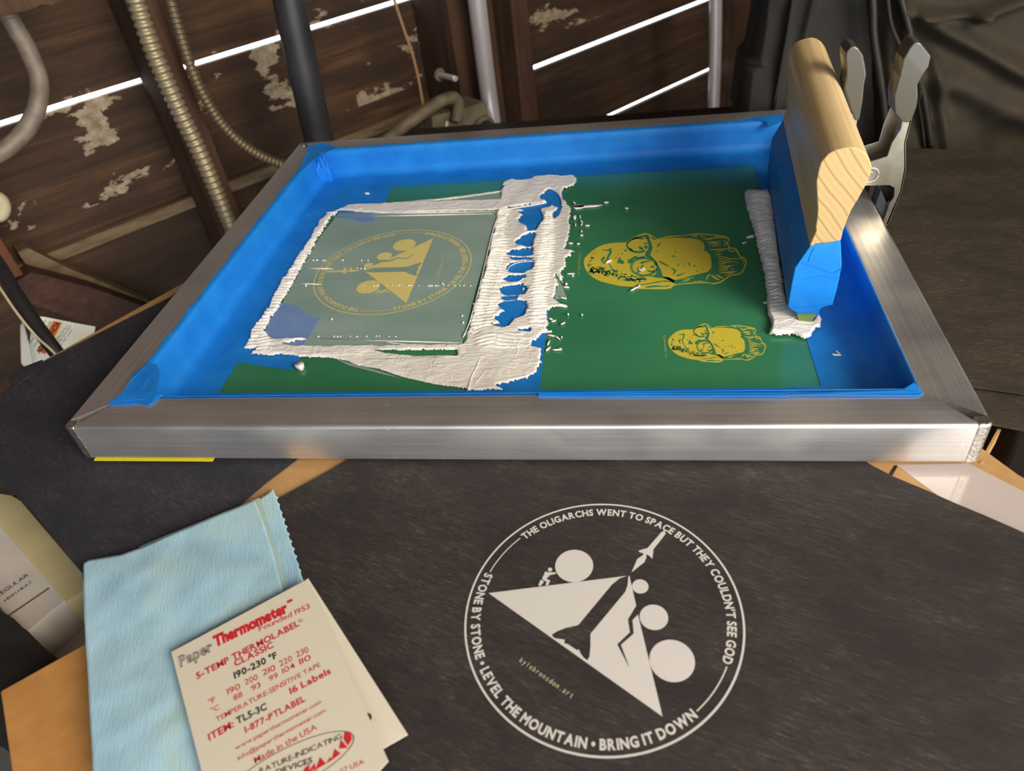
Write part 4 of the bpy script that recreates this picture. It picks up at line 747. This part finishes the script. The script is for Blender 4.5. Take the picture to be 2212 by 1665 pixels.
def bits(g):
    rr = random.Random(9)
    def sliver(x, y, dx, dy, wpx):
        d = np.array([dx, dy], float); n_ = np.array([-d[1], d[0]])/max(np.linalg.norm(d), .1)*wpx/2; a = np.array([x, y])
        P = [a, a+d*.3+n_, a+d*.8+n_*.8, a+d, a+d*.7-n_*.6, a+d*.3-n_]
        g.prism([un(*p, ZT+.045) for p in P], (0, 0, -.04))
    for x, y, dx, dy, w_ in [(1232, 447, 70, -5, 5), (1235, 446, 28, -2, 11), (1303, 436, 12, 0, 3), (1348, 447, 10, 2, 4), (1237, 434, 7, 6, 3), (1252, 463, 2, 8, 3), (1253, 474, 6, 6, 3), (1254, 482, 4, 1, 5), (1262, 486, 12, 0, 3), (1254, 498, 4, 0, 4), (1252, 507, 8, 0, 3), (1240, 463, 3, 10, 8), (1242, 480, 2, 8, 3), (1226, 524, 12, 0, 3), (1245, 525, 8, 0, 3), (1214, 618, 16, 2, 3), (1220, 610, 6, 3, 6), (1222, 590, 20, 0, 3), (1234, 594, 6, 1, 3), (1208, 640, 16, 4, 3), (1218, 642, 5, 0, 4), (1200, 656, 26, 5, 6), (1184, 686, 10, 3, 3), (1190, 694, 12, -4, 3), (1210, 700, 12, -6, 3), (1180, 722, 20, 3, 3), (1198, 724, 12, 8, 3), (1211, 726, 4, 1, 4), (1182, 745, 6, -14, 4), (1178, 757, 12, -10, 5), (1190, 754, 22, 0, 3), (1206, 750, 8, 4, 5), (1308, 566, 14, -8, 6), (1377, 579, 12, 4, 2.5), (1360, 628, 22, -13, 3), (1375, 620, 8, -8, 4), (1384, 577, 10, 4, 2), (1794, 764, 24, 2, 3), (1803, 755, 12, 9, 2.5), (1604, 524, 8, -2, 2.5), (786, 416, 12, 1, 3), (618, 381, 5, 1, 4), (765, 470, 0, 0, 0)]:
        if w_: sliver(x, y, dx, dy, w_)
    for x, y, r in [(646, 787, 11), (1130, 622, 2), (1227, 677, 2), (955, 610, 2), (660, 615, 2), (1023, 655, 2), (1003, 720, 2.5), (1000, 695, 2), (998, 680, 2), (716, 687, 2), (1257, 678, 2)]:
        n_ = 10; g.prism([un(x+r*(1+.3*vnoise(j*1.9, x, 4))*math.cos(2*math.pi*j/n_), y+r*.7*(1+.3*vnoise(j*1.3, y, 4))*math.sin(2*math.pi*j/n_), ZT+.05+r*.008) for j in range(n_)], (0, 0, -.05-r*.007))
    for L, rr_ in (([(565, 310), (582, 380), (545, 560), (530, 760), (505, 960), (475, 1075), (430, 1112)], .022), ([(262, 305), (255, 345), (205, 500), (120, 860), (50, 1110), (2, 1225)], .02), ([(120, 1290), (125, 1360), (100, 1440), (60, 1520), (40, 1600)], .04), ([(130, 1295), (190, 1390), (150, 1480), (90, 1560)], .03),
                   ([(290, 310), (420, 290), (500, 278), (600, 258)], .03), ([(520, 165), (600, 158), (655, 170), (700, 215), (715, 280)], .022), ([(640, 1185), (500, 1195), (330, 1180), (200, 1200), (60, 1250)], .035), ([(560, 1205), (440, 1240), (300, 1215), (120, 1270), (-40, 1285)], .03), ([(380, 1285), (390, 1340), (340, 1420), (300, 1480)], .02), ([(560, 1310), (460, 1290), (300, 1275), (140, 1285)], .025),
                   ([(250, 1560), (300, 1500), (400, 1480), (480, 1410), (490, 1350)], .022), ([(130, 975), (110, 1060), (85, 1150), (70, 1200)], .03), ([(345, 330), (320, 420), (290, 560), (270, 660), (255, 760), (230, 860)], .028), ([(500, 680), (400, 690), (340, 715), (320, 745)], .014), ([(440, 800), (380, 840), (300, 855), (250, 850)], .018), ([(240, 700), (262, 690), (285, 712), (262, 740), (240, 725)], .02), ([(225, 800), (255, 790), (262, 820), (240, 850)], .018),
                   ([(-560, 1262), (-300, 1290), (-120, 1296)], .018), ([(-420, 1385), (-100, 1400), (60, 1420)], .015)):
        g.tube(spline([un(*q, ZT+.055) for q in g7(L)], 7), rr_, 8)
    for y0, xa, xb, dens in ((615, 770, 1020, .25), (560, 660, 800, .3), (614, 845, 1000, .35), (578, 700, 790, .5), (724, 670, 880, .35)):
        x = xa
        while x < xb:
            if rr.random() < dens: sliver(x, y0+rr.random()*1.5, 2+rr.random()*4, .2, 1.8)
            x += 7
    for (a, b) in (((648, 578), (720, 580)), ((630, 610), (695, 614)), ((690, 731), (1000, 740)), ((712, 462), (1080, 456)), ((700, 468), (1070, 461))): 
        g.prism([un(*a, ZT+.03), un((a[0]+b[0])/2, (a[1]+b[1])/2-1.0, ZT+.03), un(*b, ZT+.03), un((a[0]+b[0])/2, (a[1]+b[1])/2+1.0, ZT+.03)], (0, 0, -.025))
ink_mesh('white_ink', fld, M_ink, 'white ink smeared around the round emblem and down the middle tape strip', bits)
g = G(); film = c4b([(640, 305), (760, 300), (900, 305), (1600, 290), (1560, 420), (1460, 760), (1375, 1092), (400, 1098), (200, 1080), (200, 1010), (340, 780), (520, 460)])
g.prism(poly3(film, ZT+.014), (0, 0, -.002)); o = g.build('ink_film', M_film); tag(o, 'thin translucent ink film scraped over the round emblem stencil', 'ink film', kind='stuff')
g = G(); g.prism(poly3(c4b([(930, 248), (1280, 228), (1610, 180), (1600, 225), (1200, 238)]), ZT+.017), (0, 0, -.004)); g.prism(poly3(g7([(640, 780), (665, 770), (720, 870), (745, 940), (690, 950), (655, 960), (680, 860)]), ZT+.017), (0, 0, -.004)); g.prism(poly3(c4b([(620, 1175), (880, 1245), (1010, 1290), (880, 1262), (700, 1215)]), ZT+.017), (0, 0, -.004)); o = g.build('ink_film', M_film); tag(o, 'faint ink film patches at the edges of the white ink smear', 'ink film', kind='stuff')
# ink in front of the squeegee
c4 = lambda L: [(1560+x/3.468, 400+y/3.468) for x, y in L]
sq_ink = c4([(160, 60), (200, 45), (300, 55), (350, 40), (380, 160), (420, 500), (470, 800), (500, 920), (560, 960), (590, 1020), (660, 1045), (700, 985), (722, 945), (745, 1010), (745, 1072), (700, 1085), (650, 1155), (610, 1162), (540, 1135), (400, 1135), (345, 1128), (365, 1060), (340, 980), (330, 880), (315, 700), (280, 540), (245, 400), (200, 250), (165, 120)])
fld2 = ink_field(18.6, 22.3, 4.6, 16.8, .026, [(sq_ink, .7, 1.5)], [], 17, h0=.10, combs=[(c4([(215, 80), (340, 80), (400, 500), (450, 900), (390, 900), (330, 600), (240, 200)]), 1.6)])
def bits2(g):
    for L in ([(230, 365), (240, 385), (190, 390), (180, 388)], [(150, 430), (180, 422), (182, 426), (155, 434)], [(310, 874), (340, 874), (340, 878), (310, 879)], [(820, 880), (832, 880), (828, 890)]): g.prism([un(*p, ZT+.05) for p in c4(L)], (0, 0, -.04))
ink_mesh('white_ink', fld2, M_ink, 'ridge of white ink pushed up along the taped squeegee blade', bits2)

# ------------------------------------------------------------------ SQUEEGEE
ax = np.array([0.07342, 0.99730, 0.]); P0 = un(1735, 700, -1.2); LSQ = 9.35
def eq(x, y): d = ray(x, y); return T+d*(((P0-T) @ ax)/(d @ ax))
q3 = lambda L: [eq(1600+x/3.784, 60+y/3.784) for x, y in L]; q4 = lambda L: [eq(1560+x/3.468, 400+y/3.468) for x, y in L]
sq = thing('squeegee', 'wooden handled squeegee with taped blade standing at the right inside the screen', 'squeegee', P0)
wood = q3([(850, 985), (900, 977), (960, 988), (1015, 1025), (1055, 1080), (1071, 1140), (1055, 1215), (1010, 1310), (960, 1400), (905, 1490), (870, 1570)])+q4([(905, 345), (890, 412), (790, 440), (690, 452), (655, 458), (665, 430), (705, 340)])+q3([(612, 1630), (625, 1560), (630, 1480), (625, 1380), (618, 1260), (640, 1150), (660, 1095), (720, 1030), (780, 1000)])
n = len(wood); A3 = [p+ax*.0 for p in wood]; B3 = [p+ax*LSQ for p in wood]
obj('wooden_handle', A3+B3, [tuple(range(n)), tuple(range(2*n-1, n-1, -1))]+[(i, i+n, (i+1) % n+n, (i+1) % n) for i in range(n)], [M_pine, M_end], sq, fm=[1, 1]+[0]*n, bevel=.025, sa=32)
tp = q4([(655, 462), (695, 430), (888, 406), (893, 500), (896, 600), (878, 700), (855, 800), (828, 890), (780, 905), (735, 928), (715, 975), (690, 1000), (640, 1016), (600, 1008), (575, 985), (550, 955), (492, 914), (505, 820), (520, 740), (545, 620), (600, 540)])
g = G(); st = [0, .06, .3, 1.2, 2.5, 4, 6, 8, LSQ-.2, LSQ]; n = len(tp); V_ = []
for k, s_ in enumerate(st):
    for i, p in enumerate(tp): V_.append(p+ax*s_+(.03*vnoise(k*1.3, i*.9, 4) if 0 < k < 9 else 0))
F = [(k*n+i, (k+1)*n+i, (k+1)*n+(i+1) % n, k*n+(i+1) % n) for k in range(len(st)-1) for i in range(n)]+[tuple(range(n)), tuple(len(st)*n-1-i for i in range(n))]
g.add(V_, F); tpo = g.build('blue_tape_wrap', M_tape2, sq, bevel=.03)
for L in ([(597, 578), (602, 576), (700, 600), (840, 655), (892, 622), (893, 630), (842, 664), (700, 612)], [(530, 690), (640, 695), (780, 672), (880, 695), (780, 680), (640, 703)], [(492, 912), (610, 915), (760, 895), (828, 882), (830, 890), (760, 905), (610, 925)], [(645, 575), (662, 520), (690, 470), (697, 478), (668, 525), (652, 575)]):
    g = G(); g.prism([p-ax*.02 for p in q4(L)], ax*.06); g.build('tape_crease', M_tape2, tpo)
g = G(); pr_ = q4([(560, 960), (700, 960), (668, 1020), (655, 1052), (600, 1052), (575, 1020)]); n = len(pr_); g.add([p-ax*.06 for p in pr_]+[p+ax*(LSQ-.1) for p in pr_], [tuple(range(n)), tuple(range(2*n-1, n-1, -1))]+[(i, i+n, (i+1) % n+n, (i+1) % n) for i in range(n)]); g.build('rubber_blade', M_blade, sq)

# ------------------------------------------------------------------ SPRING CLAMP
CY = 11.2
cl = thing('spring_clamp', 'steel spring clamp with clear grips on the right bar behind the squeegee', 'clamp', V(1905, 480, CY))
v3 = lambda L, Y: [V(1600+x/3.784, 60+y/3.784, Y) for x, y in L]
def cpart(name, L, y0, y1, mat, parent=cl, bevel=.03, seg=3, smooth=False):
    g = G(); g.prism(v3(L, y0), (0, y1-y0, 0)); return g.build(name, mat, parent, bevel=bevel, seg=seg, smooth=smooth)
body = [(1330, 740), (1400, 740), (1345, 940), (1348, 1150), (1312, 1340), (1252, 1490), (1215, 1580), (1190, 1622), (1162, 1600), (1216, 1440), (1200, 1462), (1255, 1380), (1257, 1310), (1222, 1286), (1020, 1290), (980, 1230), (990, 1130), (1070, 1092), (1200, 1055), (1240, 940), (1310, 830)]
rb = cpart('right_jaw_arm', body, CY-.42, CY-.36, M_steel, bevel=.01)
cpart('arm_web', [(1385, 740), (1402, 740), (1350, 940), (1352, 1150), (1316, 1340), (1222, 1580), (1196, 1622), (1190, 1600), (1300, 1340), (1335, 1150), (1333, 940)], CY-.42, CY+.42, M_steel, rb, bevel=.01)
cpart('right_grip', [(1418, 122), (1450, 115), (1480, 132), (1553, 225), (1556, 245), (1540, 320), (1485, 400), (1448, 470), (1452, 560), (1440, 650), (1400, 760), (1372, 778), (1330, 775), (1305, 750), (1262, 700), (1255, 560), (1300, 400), (1330, 260), (1380, 170)], CY-.44, CY+.40, M_grip, rb, bevel=.14, seg=5)
lb = cpart('left_jaw_arm', [(1170, 790), (1250, 600), (1310, 760), (1262, 840), (1200, 1050), (1100, 1100), (1000, 1140), (930, 1150), (900, 1000), (1030, 960), (1130, 930)], CY+.34, CY+.40, M_steel, bevel=.01)
cpart('left_handle_plate', [(905, 700), (965, 700), (950, 800), (1000, 960), (1060, 1200), (1000, 1300), (900, 1100), (880, 900)], CY-.34, CY+.34, M_steel, lb, bevel=.04)
cpart('left_grip', [(905, 152), (935, 150), (965, 168), (1003, 225), (1018, 300), (1030, 385), (1012, 470), (1000, 600), (975, 740), (962, 768), (935, 760), (905, 680), (880, 600), (850, 500), (868, 380), (856, 260), (862, 200)], CY-.44, CY+.40, M_grip, lb, bevel=.14, seg=5)
g = G(); pc = V(1600+1062/3.784, 60+1200/3.784, CY-.42); g.tube([pc-np.array([0, .04, 0]), pc+np.array([0, .9, 0])], .09, 16); g.build('rivet', M_steel, cl)
g = G(); g.tube([pc+np.array([.24*math.cos(a), -.03, .24*math.sin(a)]) for a in np.linspace(0, 2*math.pi*.97, 28)], .02, 8); g.build('spring_coil', M_galv, cl, smooth=True)
cpart('jaw_pad_and_hole', [(1100, 1460), (1120, 1400), (1145, 1325), (1202, 1460), (1165, 1560)], CY-.30, CY+.3, M_abs, lb, bevel=.03)
cpart('jaw_pad_and_hole', [(1145, 1310), (1185, 1292), (1235, 1300), (1252, 1330), (1248, 1385), (1205, 1450)], CY+.2, CY+.3, M_blk, lb, bevel=.02)  # black filler painted in for the dark hole under the jaw

# ------------------------------------------------------------------ FABRIC BAG at the right
bag = thing('fabric_bag', 'large dark olive fabric bag with zipper slumped behind the right felt sheet', 'bag', V(1950, 320, 20.5))
def bagpanel(name, rowspx, Yb, mat, amp, sd, folds=(), th=3., parent=bag, nu=110, nv=80):
    bt, rt_, tp_, lt = rowspx; g2 = coons(bt, rt_, tp_, lt, nu, nv)      # pixel grid on the bag's front plane
    out = np.zeros((nv, nu, 3))
    for j in range(nv):
        for i in range(nu):
            x, y = g2[j, i]; b = V(x, y, Yb); out[j, i] = b
    dy = amp*vnoise(out[..., 0]*.35, out[..., 2]*.35, sd)*2+.35*amp*vnoise(out[..., 0]*1.1, out[..., 2]*1.1, sd+1)
    for (A, B, wd, hh) in folds:
        A = np.array(A, float); B = np.array(B, float); d = B-A; L = np.linalg.norm(d); d /= L; q = g2-A; t_ = np.clip(q @ d, 0, L); dist = np.linalg.norm(q-t_[..., None]*d, axis=-1); dy -= hh*np.exp(-(dist/wd)**2)
    u = np.linspace(0, 1, nu)[None, :]; v = np.linspace(0, 1, nv)[:, None]; ed = np.minimum(1, np.minimum(u, 1-u)*14)**.5; dy += (1-ed)*.8
    out[..., 1] += dy; N = nu*nv; V_ = list(out.reshape(-1, 3)); bk = out.copy(); bk[..., 1] = Yb+th; V_ += list(bk.reshape(-1, 3))
    F = [(j*nu+i, j*nu+i+1, (j+1)*nu+i+1, (j+1)*nu+i) for j in range(nv-1) for i in range(nu-1)]; F2 = [tuple(k+N for k in q[::-1]) for q in F]
    e_ = list(range(nu))+[j*nu+nu-1 for j in range(1, nv)]+[(nv-1)*nu+i for i in range(nu-2, -1, -1)]+[j*nu for j in range(nv-2, 0, -1)]
    SF = [(e_[(i+1) % len(e_)], e_[i], e_[i]+N, e_[(i+1) % len(e_)]+N) for i in range(len(e_))]
    return obj(name, V_, F+F2+SF, mat, parent, smooth=True)
bagpanel('side_panel', ([(1592, 260), (1700, 330), (1925, 372)], [(1925, 372), (1905, 180), (1880, -60)], [(1650, -60), (1760, -60), (1880, -60)], [(1592, 260), (1608, 150), (1625, 135), (1640, 60), (1650, -60)]), 20.6, M_bag2, .3, 4, folds=[((1715, -20), (1672, 235), 7, .22), ((1760, -20), (1735, 100), 10, .25), ((1650, 140), (1600, 145), 5, .2)])
bagpanel('front_panel', ([(1912, 372), (2060, 385), (2400, 420)], [(2400, 420), (2420, 150), (2420, -60)], [(1885, -60), (2100, -60), (2420, -60)], [(1912, 372), (1895, 180), (1885, -60)]), 19.9, M_bag, .55, 7, folds=[((1960, 20), (2240, 170), 24, .8), ((2000, 150), (2240, 260), 34, .6), ((1935, -30), (1990, 250), 12, .5), ((1985, 30), (2120, 28), 10, .5), ((2110, 30), (2240, -20), 16, .7), ((2010, 120), (2040, 320), 14, .35), ((1920, 60), (1925, 300), 12, .3)], th=4)
def seam(name, pts, Y, r, mat, wdt=None):
    g = G(); P = spline([V(x, y, Y) for x, y in pts], 8); g.tube(P, r, 10); return g.build(name, mat, bag, smooth=True)
seam('zipper', [(1882, -40), (1886, 20), (1888, 80), (1900, 160), (1910, 235), (1916, 318)], 19.65, .16, M_zip)
seam('zipper', [(1938, -30), (1958, 40), (1975, 110), (1992, 190), (2004, 260), (2012, 318)], 19.3, .14, M_zip)
seam('piping', [(1915, -30), (1925, 50), (1945, 100), (1972, 170), (1990, 250), (1998, 316)], 19.4, .07, M_bag)
seam('piping', [(1718, -30), (1700, 80), (1672, 232)], 20.35, .09, M_bag2)
